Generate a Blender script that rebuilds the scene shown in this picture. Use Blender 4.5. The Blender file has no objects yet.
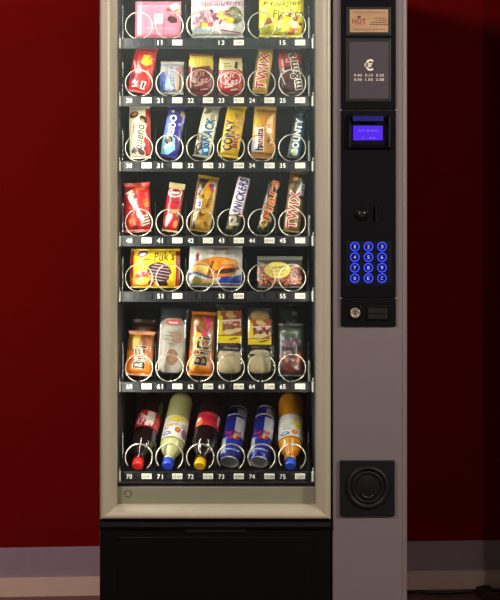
import bpy, bmesh, math, random
from math import sin, cos, pi, radians, sqrt
from mathutils import Vector, Matrix, noise

sc = bpy.context.scene
C = sc.collection
random.seed(7)

# ------------------------------------------------------------------ frame
CAM_D, CAM_H, K, HOR = 3.0, 1.21, 0.0024, 200.0
def s_at(y): return K * (CAM_D + y) / CAM_D
def P(px, py, y):
    s = s_at(y)
    return Vector(((px - 250) * s, y, CAM_H - (py - HOR) * s))
def X(px, y=0.0): return (px - 250) * s_at(y)
def Z(py, y=0.0): return CAM_H - (py - HOR) * s_at(y)

# ------------------------------------------------------------------ materials
_m = {}
def lin(c):
    return tuple(((v / 12.92) if v <= 0.04045 else ((v + 0.055) / 1.055) ** 2.4) for v in c)
def hexc(h):
    h = h.lstrip('#')
    return lin(tuple(int(h[i:i + 2], 16) / 255 for i in (0, 2, 4)))
def mat(h, rough=0.45, metal=0.0, coat=0.0, emit=None, es=1.0, bump=None, noise_amt=0.0, nscale=40, spec=0.5, deep=1.0):
    key = (h, rough, metal, coat, emit, es, bump, noise_amt, nscale, spec, deep)
    if key in _m: return _m[key]
    m = bpy.data.materials.new('paint_' + h.strip('#'))
    m.use_nodes = True
    nt = m.node_tree; b = nt.nodes['Principled BSDF']
    col = tuple(v ** deep for v in hexc(h))
    b.inputs['Base Color'].default_value = (*col, 1)
    b.inputs['Roughness'].default_value = rough
    b.inputs['Metallic'].default_value = metal
    b.inputs['Coat Weight'].default_value = coat
    b.inputs['Coat Roughness'].default_value = 0.12
    b.inputs['Specular IOR Level'].default_value = spec
    if emit:
        b.inputs['Emission Color'].default_value = (*hexc(emit), 1)
        b.inputs['Emission Strength'].default_value = es
    if noise_amt or bump:
        tc = nt.nodes.new('ShaderNodeTexCoord'); nz = nt.nodes.new('ShaderNodeTexNoise')
        nz.inputs['Scale'].default_value = nscale; nz.inputs['Detail'].default_value = 4
        nt.links.new(tc.outputs['Object'], nz.inputs['Vector'])
        if noise_amt:
            rp = nt.nodes.new('ShaderNodeValToRGB')
            rp.color_ramp.elements[0].position = 0.3; rp.color_ramp.elements[1].position = 0.7
            rp.color_ramp.elements[0].color = (*[c * (1 - noise_amt) for c in col], 1)
            rp.color_ramp.elements[1].color = (*[min(1, c * (1 + noise_amt)) for c in col], 1)
            nt.links.new(nz.outputs['Fac'], rp.inputs['Fac'])
            nt.links.new(rp.outputs['Color'], b.inputs['Base Color'])
        if bump:
            bp = nt.nodes.new('ShaderNodeBump'); bp.inputs['Strength'].default_value = bump
            bp.inputs['Distance'].default_value = 0.002
            nt.links.new(nz.outputs['Fac'], bp.inputs['Height'])
            nt.links.new(bp.outputs['Normal'], b.inputs['Normal'])
    _m[key] = m
    return m
def clear(name, tint='#ffffff', gloss=1.0, rough=0.03, ior=1.45, bump=0.0):
    m = bpy.data.materials.new(name); m.use_nodes = True
    nt = m.node_tree; nt.nodes.clear()
    out = nt.nodes.new('ShaderNodeOutputMaterial'); mx = nt.nodes.new('ShaderNodeMixShader')
    tr = nt.nodes.new('ShaderNodeBsdfTransparent'); gl = nt.nodes.new('ShaderNodeBsdfGlossy')
    fr = nt.nodes.new('ShaderNodeFresnel'); ge = nt.nodes.new('ShaderNodeNewGeometry'); mi = nt.nodes.new('ShaderNodeMix'); mi.inputs[2].default_value = ior; mi.inputs[3].default_value = 1 / ior
    nt.links.new(ge.outputs['Backfacing'], mi.inputs[0]); nt.links.new(mi.outputs[0], fr.inputs['IOR'])
    ml = nt.nodes.new('ShaderNodeMath'); ml.operation = 'MULTIPLY'; ml.inputs[1].default_value = gloss
    tr.inputs['Color'].default_value = (*hexc(tint), 1); gl.inputs['Roughness'].default_value = rough
    if bump:
        tc = nt.nodes.new('ShaderNodeTexCoord'); nz = nt.nodes.new('ShaderNodeTexNoise'); bp = nt.nodes.new('ShaderNodeBump')
        mp_ = nt.nodes.new('ShaderNodeMapping'); mp_.inputs['Scale'].default_value = (1, 1, 0.35)
        nz.inputs['Scale'].default_value = 70; bp.inputs['Strength'].default_value = bump; bp.inputs['Distance'].default_value = 0.003
        nt.links.new(tc.outputs['Object'], mp_.inputs['Vector']); nt.links.new(mp_.outputs[0], nz.inputs['Vector']); nt.links.new(nz.outputs['Fac'], bp.inputs['Height'])
        nt.links.new(bp.outputs['Normal'], gl.inputs['Normal'])
    nt.links.new(fr.outputs[0], ml.inputs[0]); nt.links.new(ml.outputs[0], mx.inputs['Fac'])
    nt.links.new(tr.outputs[0], mx.inputs[1]); nt.links.new(gl.outputs[0], mx.inputs[2])
    nt.links.new(mx.outputs[0], out.inputs['Surface'])
    return m
def foil(h):
    return mat(h, 0.36, 0.0, 0.5, deep=1.3, bump=0.55, nscale=48)

# ------------------------------------------------------------------ mesh builder
class MB:
    def __init__(self): self.v = []; self.f = []; self.m = []; self.sm = []; self.mats = []
    def mi(self, m):
        if m not in self.mats: self.mats.append(m)
        return self.mats.index(m)
    def add(self, vs, fs, m, smooth=False):
        b = len(self.v); k = self.mi(m)
        self.v += [tuple(p) for p in vs]
        for f in fs: self.f.append(tuple(b + i for i in f)); self.m.append(k); self.sm.append(smooth)
        return self
    def box(self, a, b, m, bevel=0.0):
        a = Vector(a); b = Vector(b)
        lo = Vector((min(a[i], b[i]) for i in range(3))); hi = Vector((max(a[i], b[i]) for i in range(3)))
        bm = bmesh.new(); bmesh.ops.create_cube(bm, size=1)
        for v in bm.verts: v.co = Vector(((lo[i] + hi[i]) / 2 + v.co[i] * (hi[i] - lo[i]) for i in range(3)))
        if bevel: bmesh.ops.bevel(bm, geom=bm.edges[:], offset=min(bevel, 0.45 * min(hi - lo)), segments=2, affect='EDGES', profile=0.5)
        bm.verts.index_update()
        self.add([v.co for v in bm.verts], [[v.index for v in f.verts] for f in bm.faces], m); bm.free()
        return self
    def tube(self, pts, r, m, n=8, cap=True):
        pts = [Vector(p) for p in pts]; vs = []; fs = []
        up = None
        for i, p in enumerate(pts):
            t = (pts[min(i + 1, len(pts) - 1)] - pts[max(i - 1, 0)]).normalized()
            if up is None: up = t.orthogonal().normalized()
            up = (up - t * up.dot(t))
            up = up.normalized() if up.length > 1e-6 else t.orthogonal().normalized()
            bn = t.cross(up)
            for k in range(n):
                a = 2 * pi * k / n; vs.append(p + (up * cos(a) + bn * sin(a)) * r)
        for i in range(len(pts) - 1):
            for k in range(n):
                fs.append((i * n + k, i * n + (k + 1) % n, (i + 1) * n + (k + 1) % n, (i + 1) * n + k))
        if cap:
            fs.append(tuple(range(n - 1, -1, -1))); fs.append(tuple((len(pts) - 1) * n + k for k in range(n)))
        return self.add(vs, fs, m, True)
    def lathe(self, prof, m, n=40, origin=(0, 0, 0), axis='z', cap=(True, True), smooth=True, rib=0, ribamp=0):
        vs = []; fs = []; o = Vector(origin)
        for r, a in prof:
            for k in range(n):
                t = 2 * pi * k / n; rr = r + (ribamp if rib and k % 2 else 0)
                p = (rr * cos(t), rr * sin(t), a)
                if axis == 'y': p = (p[0], -p[2], p[1])
                vs.append(o + Vector(p))
        q = len(prof)
        for i in range(q - 1):
            for k in range(n):
                fs.append((i * n + k, i * n + (k + 1) % n, (i + 1) * n + (k + 1) % n, (i + 1) * n + k))
        self.add(vs, fs, m, smooth)
        if cap[0]: self.add(vs[:n][::-1], [tuple(range(n))], m)
        if cap[1]: self.add(vs[(q - 1) * n:], [tuple(range(n))], m)
        return self
    def build(self, name, parent=None):
        me = bpy.data.meshes.new(name); me.from_pydata(self.v, [], self.f)
        for m in self.mats: me.materials.append(m)
        me.polygons.foreach_set('material_index', self.m); me.polygons.foreach_set('use_smooth', self.sm)
        me.update()
        o = bpy.data.objects.new(name, me); C.objects.link(o)
        if parent is not None: o.parent = parent
        return o
def empty(name, loc=(0, 0, 0)):
    o = bpy.data.objects.new(name, None); o.location = loc; o.empty_display_size = 0.05; C.objects.link(o); return o
def tag(o, label, cat, group=None):
    o['label'] = label; o['category'] = cat
    if group: o['group'] = group
    return o

# ------------------------------------------------------------------ flat pattern pieces, laid on a surface
_tc = {}
def text2d(txt, bold=0.0):
    k = (txt, bold)
    if k in _tc: return _tc[k]
    cu = bpy.data.curves.new('lettering', 'FONT'); cu.body = txt; cu.offset = bold; cu.resolution_u = 3; cu.space_character = 1.1
    cu.dimensions = '2D'; cu.fill_mode = 'FRONT'
    ob = bpy.data.objects.new('lettering', cu); C.objects.link(ob)
    bpy.context.view_layer.update()
    dg = bpy.context.evaluated_depsgraph_get()
    me = bpy.data.meshes.new_from_object(ob.evaluated_get(dg))
    vs = [(v.co.x, v.co.y) for v in me.vertices]; fs = [tuple(p.vertices) for p in me.polygons]
    bpy.data.objects.remove(ob); bpy.data.curves.remove(cu); bpy.data.meshes.remove(me)
    if bold and txt: _tc[('box', txt)] = _tc.get(('box', txt)) or text_box(txt)
    if bold:
        x0, x1, y0, y1 = _tc[('box', txt)]
        vs = [((v[0] - x0) / (x1 - x0) - 0.5, (v[1] - y0) / (y1 - y0) - 0.5) for v in vs]
        _tc[k] = (vs, fs); return _tc[k]
    x0 = min(v[0] for v in vs); x1 = max(v[0] for v in vs); y0 = min(v[1] for v in vs); y1 = max(v[1] for v in vs)
    _tc[('box', txt)] = (x0, x1, y0, y1)
    vs = [((v[0] - x0) / (x1 - x0) - 0.5, (v[1] - y0) / (y1 - y0) - 0.5) for v in vs]
    _tc[k] = (vs, fs); return _tc[k]
def text_box(txt):
    text2d(txt, 0.0); return _tc[('box', txt)]
def _rot(vs, u, v, rot):
    c, s = cos(radians(rot)), sin(radians(rot))
    return [(u + a * c - b * s, v + a * s + b * c) for a, b in vs]
def T(txt, u, v, L, H, rot, col, bold=0.0, shear=0.0, arc=0.0):
    vs, fs = text2d(txt, bold)
    vs = [(a * L + shear * b * H, b * H * (1 + arc * (4 * a * a - 0.3))) for a, b in vs]
    return (_rot(vs, u, v, rot), fs, col)
def E(u, v, ru, rv, rot, col, n=20):
    vs = [(ru * cos(2 * pi * i / n), rv * sin(2 * pi * i / n)) for i in range(n)]
    return (_rot(vs, u, v, rot), [tuple(range(n))], col)
def O(u, v, ru, rv, th, col, n=24, a0=0, a1=360, rot=0):
    vs = []; fs = []
    for i in range(n + 1):
        a = radians(a0 + (a1 - a0) * i / n)
        vs += [(ru * cos(a), rv * sin(a)), ((ru - th) * cos(a), (rv - th) * sin(a))]
        if i: fs.append((2 * i - 2, 2 * i, 2 * i + 1, 2 * i - 1))
    return (_rot(vs, u, v, rot), fs, col)
def R(u, v, w, h, rot, col):
    return (_rot([(-w / 2, -h / 2), (w / 2, -h / 2), (w / 2, h / 2), (-w / 2, h / 2)], u, v, rot), [(0, 1, 2, 3)], col)
def G(pts, col): return (list(pts), [tuple(range(len(pts)))], col)
def blob(u, v, r, col, seed, n=18, sq=0.8):
    rr = random.Random(seed)
    ph = [rr.uniform(0, 6.28) for _ in range(3)]; rot = rr.uniform(0, 180)
    vs = []
    for i in range(n):
        a = 2 * pi * i / n
        q = r * (1 + 0.12 * sin(2 * a + ph[0]) + 0.1 * sin(3 * a + ph[1]) + 0.05 * sin(5 * a + ph[2]))
        vs.append((q * cos(a), q * sin(a) * sq))
    return (_rot(vs, u, v, rot), [tuple(range(n))], col)

def cut_and_add(mb, vs, fs, fmap, clip, grid, lift, m):
    """cut a flat piece along the surface's own grid so that it lies exactly on it"""
    bm = bmesh.new()
    bv = [bm.verts.new((a, b, 0)) for a, b in vs]
    for f in fs:
        try: bm.faces.new([bv[k] for k in f])
        except ValueError: pass
    def cut(co, no, clear=False):
        bmesh.ops.bisect_plane(bm, geom=bm.verts[:] + bm.edges[:] + bm.faces[:], dist=1e-5, plane_co=co, plane_no=no, clear_outer=clear)
    for no, co in (((1, 0, 0), (clip[1], 0, 0)), ((-1, 0, 0), (clip[0], 0, 0)), ((0, 1, 0), (0, clip[3], 0)), ((0, -1, 0), (0, clip[2], 0))):
        cut(co, no, True)
    if not bm.faces: bm.free(); return
    if grid:
        g0, gu, h0, gv = grid
        dirs = [((1 / gu, 0, 0), g0 / gu)]
        if gv: dirs += [((0, 1 / gv, 0), h0 / gv), ((1 / gu, 1 / gv, 0), g0 / gu + h0 / gv)]
        for no, off in dirs:
            vals = [v.co.x * no[0] + v.co.y * no[1] - off for v in bm.verts]
            k = math.floor(min(vals)) + 1; hi = max(vals)
            n2 = no[0] ** 2 + no[1] ** 2
            while k < hi - 1e-6:
                c_ = (k + off) / n2
                cut((no[0] * c_, no[1] * c_, 0), no); k += 1
    bmesh.ops.triangulate(bm, faces=[f for f in bm.faces if len(f.verts) > 3])
    for f in bm.faces:
        f.normal_update()
        if f.normal.z < 0: f.normal_flip()
    bm.verts.index_update()
    mb.add([fmap(v.co.x, v.co.y, lift) for v in bm.verts], [[v.index for v in f.verts] for f in bm.faces], m, grid is not None)
    bm.free()
def lay(mb, items, fmap, clip, grid=None, eps0=0.06, deps=0.05, mk=foil):
    """clip=(u0,u1,v0,v1); fmap(u,v,lift_mm)->point"""
    for i, (vs, fs, col) in enumerate(items):
        lay_n = (i % 10) if i < len(items) - 4 and len(items) > 100 else (i if len(items) <= 100 else 10 + i - len(items) + 4)
        cut_and_add(mb, vs, fs, fmap, clip, grid, eps0 + deps * lay_n, mk(col) if isinstance(col, str) else col)

# flat decals standing on a front face (facing the camera, -Y), coordinates in photo-scale units about (px,py)
def flat(mb, items, px, py, y, mk=lambda c: mat(c, 0.5), deps=0.02, eps0=0.15):
    s = s_at(y); x0, z0 = X(px, y), Z(py, y)
    lay(mb, items, lambda u, v, e: (x0 + u * s, y - e * 0.001, z0 + v * s), (-1e3, 1e3, -1e3, 1e3), None, eps0=eps0, deps=deps, mk=mk)

# ================================================================== ROOM
def wall_y(x): return 0.863 + 0.056 * x
WA = math.atan(0.056)
def wallbox(name, x0, x1, z0, z1, front, th, m):
    mb = MB(); vs = []
    for x in (x0, x1):
        for d in (-front, th):
            for z in (z0, z1): vs.append((x - 0.056 * d, wall_y(x) + d, z))
    mb.add(vs, [(0, 1, 3, 2), (4, 6, 7, 5), (0, 2, 6, 4), (1, 5, 7, 3), (0, 4, 5, 1), (2, 3, 7, 6)], m)
    o = mb.build(name); o['kind'] = 'structure'; return o
RED = mat('#6c0200', 0.85, noise_amt=0.05, nscale=3, bump=0.05, spec=0.08)
wallbox('wall_back', -2.6, 2.4, 0, 2.7, 0, 0.1, RED)
wallbox('trim_1', -2.6, 2.4, 0.056, 0.1475, 0.003, 0.0, mat('#967e88', 0.6, noise_amt=0.05, nscale=30))
wallbox('baseboard_back', -2.6, 2.4, 0.0, 0.056, 0.012, 0.0, mat('#d6b4a4', 0.5, noise_amt=0.04, nscale=8))
# floor of dark brown boards
fm = bpy.data.materials.new('brown_boards'); fm.use_nodes = True
nt = fm.node_tree; bs = nt.nodes['Principled BSDF']; bs.inputs['Roughness'].default_value = 0.5
tc = nt.nodes.new('ShaderNodeTexCoord'); mp = nt.nodes.new('ShaderNodeMapping'); br = nt.nodes.new('ShaderNodeTexBrick')
mp.inputs['Scale'].default_value = (1, 1, 1)
br.inputs['Color1'].default_value = (*hexc('#5f3a30'), 1); br.inputs['Color2'].default_value = (*hexc('#6b453a'), 1)
br.inputs['Mortar'].default_value = (*hexc('#2c1a16'), 1); br.inputs['Scale'].default_value = 1.0
br.inputs['Mortar Size'].default_value = 0.002; br.inputs['Brick Width'].default_value = 1.2; br.inputs['Row Height'].default_value = 0.14
nt.links.new(tc.outputs['Object'], mp.inputs['Vector']); nt.links.new(mp.outputs[0], br.inputs['Vector']); nt.links.new(br.outputs['Color'], bs.inputs['Base Color'])
mb = MB(); mb.box((-2.6, -5.2, -0.08), (2.4, 1.1, 0.0), fm); o = mb.build('floor'); o['kind'] = 'structure'
mb = MB(); mb.box((0.832, 0.28, 0.0), (2.4, 0.40, 2.7), RED); o = mb.build('shadow_partition'); o['kind'] = 'structure'  # unseen partition added to throw the shadow edge on the back wall
mb = MB(); mb.box((-2.6, -5.2, 0.0), (2.4, -5.1, 2.7), mat('#b9bdb2', 0.8)); o = mb.build('wall_front'); o['kind'] = 'structure'

# ================================================================== MACHINE
LABEL_BLACK = mat('#101014', 0.4); DARK = mat('#191920', 0.55); CAV = mat('#26262e', 0.6)
FRAME = mat('#b0a792', 0.42, 0.1); PANEL = mat('#786c70', 0.5, 0.1); BLACK = mat('#060607', 0.4, spec=0.2); MATT = mat('#050509', 0.7, spec=0.12)
WIRE = mat('#cfc6b4', 0.28, 0.85); WHITEP = mat('#e8e2d2', 0.4)
vm = empty('vending_machine', (0, 0.4, 0))
tag(vm, 'tall grey vending machine with lit glass front full of snacks by red wall', 'vending machine')
bpy.context.view_layer.update()
def vpart(mb, name, parent=None):
    o = mb.build(name); o.parent = parent or vm
    o.matrix_parent_inverse = (parent or vm).matrix_world.inverted() if parent is None else Matrix()
    return o
XL, XR = X(97.6), X(408)
ZT, ZB = 1.84, 0.07
YB = 0.80
CL, CR = X(116, 0.05), X(316, 0.05)          # cavity sides
ZC = Z(492, 0.05)                             # cavity bottom
mb = MB()
side = mat('#6d6064', 0.5)
mb.box((XL, 0.042, ZB), (CL - 0.012, YB, ZT), side)
mb.box((CL - 0.012, 0.062, ZB), (CL, YB, ZT), CAV)
mb.box((CR, 0.062, ZB), (CR + 0.004, YB, ZT), CAV)
mb.box((CR + 0.004, 0.042, ZB), (XR, YB, ZT), side)
mb.box((CL, 0.60, ZB), (CR, YB, ZT), CAV)
mb.box((CL, 0.05, 1.79), (CR, 0.60, ZT), CAV)
mb.box((CL, 0.05, ZB), (CR, 0.60, ZC), CAV)
cab = vpart(mb, 'cabinet')
for fx in (XL + 0.05, XR - 0.05):
    for fy in (0.09, YB - 0.05):
        mb = MB(); mb.lathe([(0.022, 0.0), (0.022, 0.012), (0.012, 0.014), (0.012, ZB)], MATT, 20, (fx, fy, 0)); vpart(mb, 'foot')

# door frame: mitred moulding
def frame_ring(xo0, xo1, zo0, zo1, xi0, xi1, zi0, zi1, prof, m):
    mb = MB(); vs = []
    for t, y in prof:
        a, b = xo0 + (xi0 - xo0) * t, xo1 + (xi1 - xo1) * t
        c, d = zo0 + (zi0 - zo0) * t, zo1 + (zi1 - zo1) * t
        vs += [(a, y, c), (b, y, c), (b, y, d), (a, y, d)]
    fs = []
    n = len(prof)
    for i in range(n):
        j = (i + 1) % n
        for k in range(4):
            l = (k + 1) % 4; fs.append((i * 4 + k, i * 4 + l, j * 4 + l, j * 4 + k))
    mb.add(vs, fs, m); return mb
prof = [(0, 0.04), (0, 0.012), (0.03, 0.006), (0.1, 0.002), (0.2, 0.0), (0.34, 0.0), (0.48, 0.0018), (0.6, 0.0045), (0.7, 0.0082), (0.79, 0.0125), (0.87, 0.0175), (0.94, 0.0235), (1.0, 0.031), (1.0, 0.04)]
vpart(frame_ring(X(100), X(331), Z(520), Z(-55), X(115.6), X(316.4), Z(507.6), Z(-38), prof, FRAME), 'door_frame')
# glass
GLASS = clear('window_glass', '#f6faf8', 1.0, 0.02, 1.5)
mb = MB(); mb.box((X(114.5), 0.0325, Z(509)), (X(317.5), 0.0365, Z(-40)), GLASS); vpart(mb, 'window_pane')
# grey sill panel along the foot of the window
mb = MB(); mb.box((X(115.5, .036), 0.038, Z(510, .036)), (X(317, .036), 0.0425, Z(487.3, .036)), mat('#a89c88', 0.5, 0.0), 0.001)
sill = vpart(mb, 'window_sill_panel')
mb = MB(); flat(mb, [O(0, 0, 3.9, 3.9, 0.9, '#3b332c', a0=-40, a1=80), O(0, 0, 3.9, 3.9, 0.9, '#3b332c', a0=95, a1=200), O(0, 0, 3.9, 3.9, 0.9, '#3b332c', a0=215, a1=305)], 128, 493.8, 0.0379)
vpart(mb, 'maker_mark')
mb = MB(); mb.box((X(116), 0.039, Z(489.5)), (X(315.5), 0.06, Z(487)), BLACK); vpart(mb, 'seal_strip')

# lower black delivery panel with lip
mb = MB(); mb.box((X(99), 0.014, ZB), (X(331), 0.05, Z(531.5)), BLACK, 0.003)
low = vpart(mb, 'delivery_panel')
mb = MB()
pr = [(Z(521.5), 0.05), (Z(521.5), 0.012), (Z(523), 0.004), (Z(527), 0.002), (Z(530), 0.008), (Z(532), 0.016), (Z(532), 0.05)]
n = len(pr)
vs = [(X(99), y, z) for z, y in pr] + [(X(331), y, z) for z, y in pr]
mb.add(vs, [(i, (i + 1) % n, n + (i + 1) % n, n + i) for i in range(n)] + [tuple(range(n - 1, -1, -1)), tuple(range(n, 2 * n))], mat('#0c0b0f', 0.3, spec=0.3))
vpart(mb, 'panel_lip')
mb = MB(); mb.box((X(184), 0.010, Z(534)), (X(246), 0.018, Z(529.5)), mat('#141318', 0.3), 0.003); vpart(mb, 'flap_grip')
mb = MB(); mb.box((X(118), 0.011, Z(575 + 40)), (X(312), 0.016, Z(538)), BLACK, 0.002); vpart(mb, 'delivery_flap')

# right column
mb = MB()
xs = [(X(333), 0.05), (X(333), 0.014), (X(333.6), 0.011), (X(403), 0.010), (X(404.2), 0.0095)]
for i in range(7):
    a = pi / 2 * i / 6
    xs.append((X(408) - 0.009 + 0.009 * sin(a), 0.0095 + 0.009 * (1 - cos(a))))
xs.append((X(408), 0.05))
n = len(xs); vs = [(x, y, ZB) for x, y in xs] + [(x, y, ZT) for x, y in xs]
mb.add(vs, [(i, (i + 1) % n, n + (i + 1) % n, n + i) for i in range(n)] + [tuple(range(n)), tuple(range(2 * n - 1, n - 1, -1))], PANEL)
vpart(mb, 'side_column')
mb = MB(); mb.box((X(331.2), 0.03, ZB), (X(333), 0.05, ZT), BLACK); vpart(mb, 'door_gap_seal')
mb = MB(); mb.box((X(403.4), 0.0085, ZB), (X(404.2), 0.012, ZT), mat('#8c8084', 0.4, 0.2)); vpart(mb, 'edge_highlight')  # paler strip, the column edge's highlight put into its colour

# control panel: three black modules
def module(name, y0, y1, yf=0.004):
    mb = MB(); mb.box((X(341), yf, Z(y1)), (X(396.2), 0.0105, Z(y0)), MATT, 0.002); return vpart(mb, name)
def child(mb, name, parent):
    o = mb.build(name); o.parent = parent
    return o
top = module('control_panel', -30, 109.2)
mid = module('keypad_panel', 110.2, 298)
lok = module('lock_panel', 299, 326.5)
def cbox(px0, py0, px1, py1, yf, yb, m, bev=0.0, mb=None):
    mb = mb or MB(); mb.box((X(px0), yf, Z(py1)), (X(px1), yb, Z(py0)), m, bev); return mb
# info card in a holder
mb = MB(); DK = mat('#070709', 0.5)
cbox(346.5, 6.5, 391, 35.5, 0.0015, 0.005, DK, 0.001, mb); child(mb, 'card_holder', top)
mb = cbox(349.8, 9.3, 388.2, 32.2, 0.0005, 0.0016, mat('#b08d68', 0.5, noise_amt=0.1, nscale=25))
card = []
card += [T('Getränke und Snackautomaten', 0.2, 8.6, 31, 2.0, 0, '#8a3a36'), T('HOT', -9.8, -0.6, 13.4, 5.0, 0, '#a02236', 0.03),
         R(-9.8, -3.9, 9, 0.5, 0, '#a05a56'), E(-10.2, 3.6, 2.3, 0.9, 0, '#3c2a28'), R(-10.2, 4.3, 3.2, 0.5, 12, '#3c2a28')]
for i, (w, v) in enumerate(((13, 2.6), (11.5, 0.4), (16, -1.8), (17, -3.9))):
    rr = random.Random(i + 3); u = 18 - w
    while u < 17.5:
        q = rr.uniform(1.4, 3.2); card.append(R(u + q / 2 - .4, v, q - 0.5, 0.9, 0, '#6b4a44')); u += q
card.append(T('Telefon und Service rund um die Uhr', 0, -8.5, 33, 1.6, 0, '#8a3a36'))
flat(mb, card, 369, 20.7, 0.0005); child(mb, 'info_card', top)
# coin plate
mb = MB(); cbox(346, 38, 391, 101.5, 0.0022, 0.005, DK, 0.001, mb); child(mb, 'plate_surround', top)
mb = cbox(349.3, 41.7, 388.8, 98.6, 0.001, 0.0024, mat('#433a43', 0.5, 0.1))
WT = '#e9dccb'
flat(mb, [T('€', 0, 5.0, 8.4, 11, 0, WT, 0.025)] + [T(t, u, v, 7.6, 2.5, 0, WT, 0.01) for t, u, v in
     (('0.05', -11, -5.2), ('0.10', 0, -5.2), ('0.20', 11, -5.2), ('0.50', -11, -9.6), ('1.00', 0, -9.6), ('2.00', 11, -9.6))], 369, 70, 0.001)
child(mb, 'coin_plate', top)
# display: hooded recess
mb = MB()
xo0, xo1, zo0, zo1 = X(348.5), X(391), Z(148.5), Z(115.5)
pr = [(0, 0.004), (0, 0.0005), (0.06, 0.0), (0.6, 0.0035)]
xi0, xi1, zi0, zi1 = X(352), X(387), Z(144.5), Z(119.5)
fr = frame_ring(xo0, xo1, zo0, zo1, xi0, xi1, zi0, zi1, [(0, 0.006), (0, -0.003), (0.25, -0.006), (0.6, -0.004), (1.0, 0.003), (1, 0.006)], BLACK)
child(fr, 'display_bezel', mid)
mb = MB()   # slanted hood face above the screen; its blue glow is an added strip
mb.add([(X(352), -0.010, Z(117)), (X(384), -0.010, Z(117)), (X(383), 0.003, Z(122.5)), (X(353), 0.003, Z(122.5)),
        (X(352), -0.012, Z(115.5)), (X(384), -0.012, Z(115.5)), (X(383), 0.003, Z(115.5)), (X(353), 0.003, Z(115.5))],
       [(3, 2, 1, 0), (0, 1, 5, 4), (4, 5, 6, 7), (0, 4, 7, 3), (1, 2, 6, 5), (2, 3, 7, 6)], mat('#1c1c24', 0.15, spec=0.8))
child(mb, 'display_hood', mid)
mb = MB(); cbox(353.2, 125.6, 382.8, 140.2, 0.0028, 0.0045, mat('#0a0418', 0.4, emit='#4d14f2', es=0.95), 0, mb)
DI = mat('#3a2080', 0.5, emit='#8a5cff', es=0.9)
dots = []
for w0, n, v in ((-10.5, 14, 2.4), (-7, 3, -4.9), (0.5, 5, -4.9)):
    for i in range(n):
        if i in (0, 5): continue
        dots.append(R(w0 + i * 1.5, v, 0.9, 1.2 if (i * 7 + n) % 3 else 1.9, 0, DI))
flat(mb, dots, 368, 133, 0.0028); child(mb, 'screen', mid)
mb = cbox(352.5, 116.4, 383, 121.2, -0.0126, -0.0118, mat('#02021a', 0.3, emit='#05087a', es=0.7)); child(mb, 'hood_glow_strip', mid)  # emissive strip added in front of the hood, supplies its blue glow
# coin return button + slot
mb = MB(); mb.lathe([(0.0155, 0), (0.0155, 0.003), (0.0135, 0.004)], BLACK, 32, (X(362), 0.004, Z(214)), 'y', cap=(False, True))
mb.lathe([(0.0105, 0.004), (0.010, 0.007), (0.006, 0.0085)], mat('#101014', 0.25), 32, (X(362), 0.004, Z(214)), 'y', cap=(False, True)); child(mb, 'return_button', mid)
mb = MB(); cbox(371.8, 205, 376.8, 222.5, 0.002, 0.005, BLACK, 0.001, mb); cbox(373.4, 206.5, 375.2, 221, 0.0015, 0.003, mat('#000000', 0.9, spec=0), 0, mb); child(mb, 'coin_slot', mid)
# keypad
mb = MB(); cbox(346, 241, 391.5, 286, 0.0028, 0.005, mat('#0d0d12', 0.4, spec=.25), 0.001, mb); child(mb, 'keypad_plate', mid)
KE = mat('#2030c0', 0.4, emit='#2a40ff', es=1.7); KG = mat('#8090ff', 0.4, emit='#6c7cff', es=1.5)
for r_, row in enumerate(('123', '456', '789', '0EC')):
    for c_, ch in enumerate(row):
        px, py = 354.8 + 13.6 * c_, 246.6 + 10.55 * r_
        mb = MB(); mb.lathe([(0.0115, 0), (0.0115, 0.002), (0.0108, 0.0026)], mat('#04051a', 0.3), 32, (X(px), 0.0028, Z(py)), 'y', cap=(False, True))
        flat(mb, [O(0, 0, 4.7, 4.7, 0.85, KE, 32), T(ch, 0, 0, 1.2 if ch == '1' else 2.4, 3.5, 0, KG, 0.0)], px, py, 0.0002); child(mb, 'key', mid)
# lock module
mb = MB(); cbox(350, 306, 361, 319.5, 0.0028, 0.005, BLACK, 0.001, mb); child(mb, 'lock_escutcheon', lok)
mb = MB(); mb.lathe([(0.0122, 0), (0.0122, 0.004), (0.011, 0.005), (0.0085, 0.0046), (0.008, 0.0035)], mat('#b0a090', 0.35, 0.6), 32, (X(355.3), 0.003, Z(313)), 'y', cap=(False, True))
flat(mb, [R(0, -0.5, 1.1, 3.4, 0, '#1a1512'), E(0, 1.1, 1.0, 1.0, 0, '#1a1512')], 355.3, 312.8, -0.0006); child(mb, 'lock_cylinder', lok)
mb = frame_ring(X(366), X(390), Z(320.5), Z(306), X(368), X(388), Z(318.8), Z(308), [(0, 0.006), (0, 0.0025), (0.5, 0.002), (1, 0.0055), (1, 0.006)], BLACK)
mb.box((X(368), 0.0036, Z(319)), (X(388), 0.0042, Z(308)), mat('#050507', 0.5)); mb.box((X(368), 0.0025, Z(314)), (X(388), 0.0042, Z(313.2)), BLACK); child(mb, 'slot_recess', lok)
for sx in (340.8, 396.3):
    for sy in (109.7, 298.5):
        mb = MB(); cbox(sx - 0.9, sy - 0.7, sx + 0.9, sy + 0.7, 0.004, 0.011, mat('#9b8d88', 0.4, 0.3), 0, mb); child(mb, 'corner_clip', mid)
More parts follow.
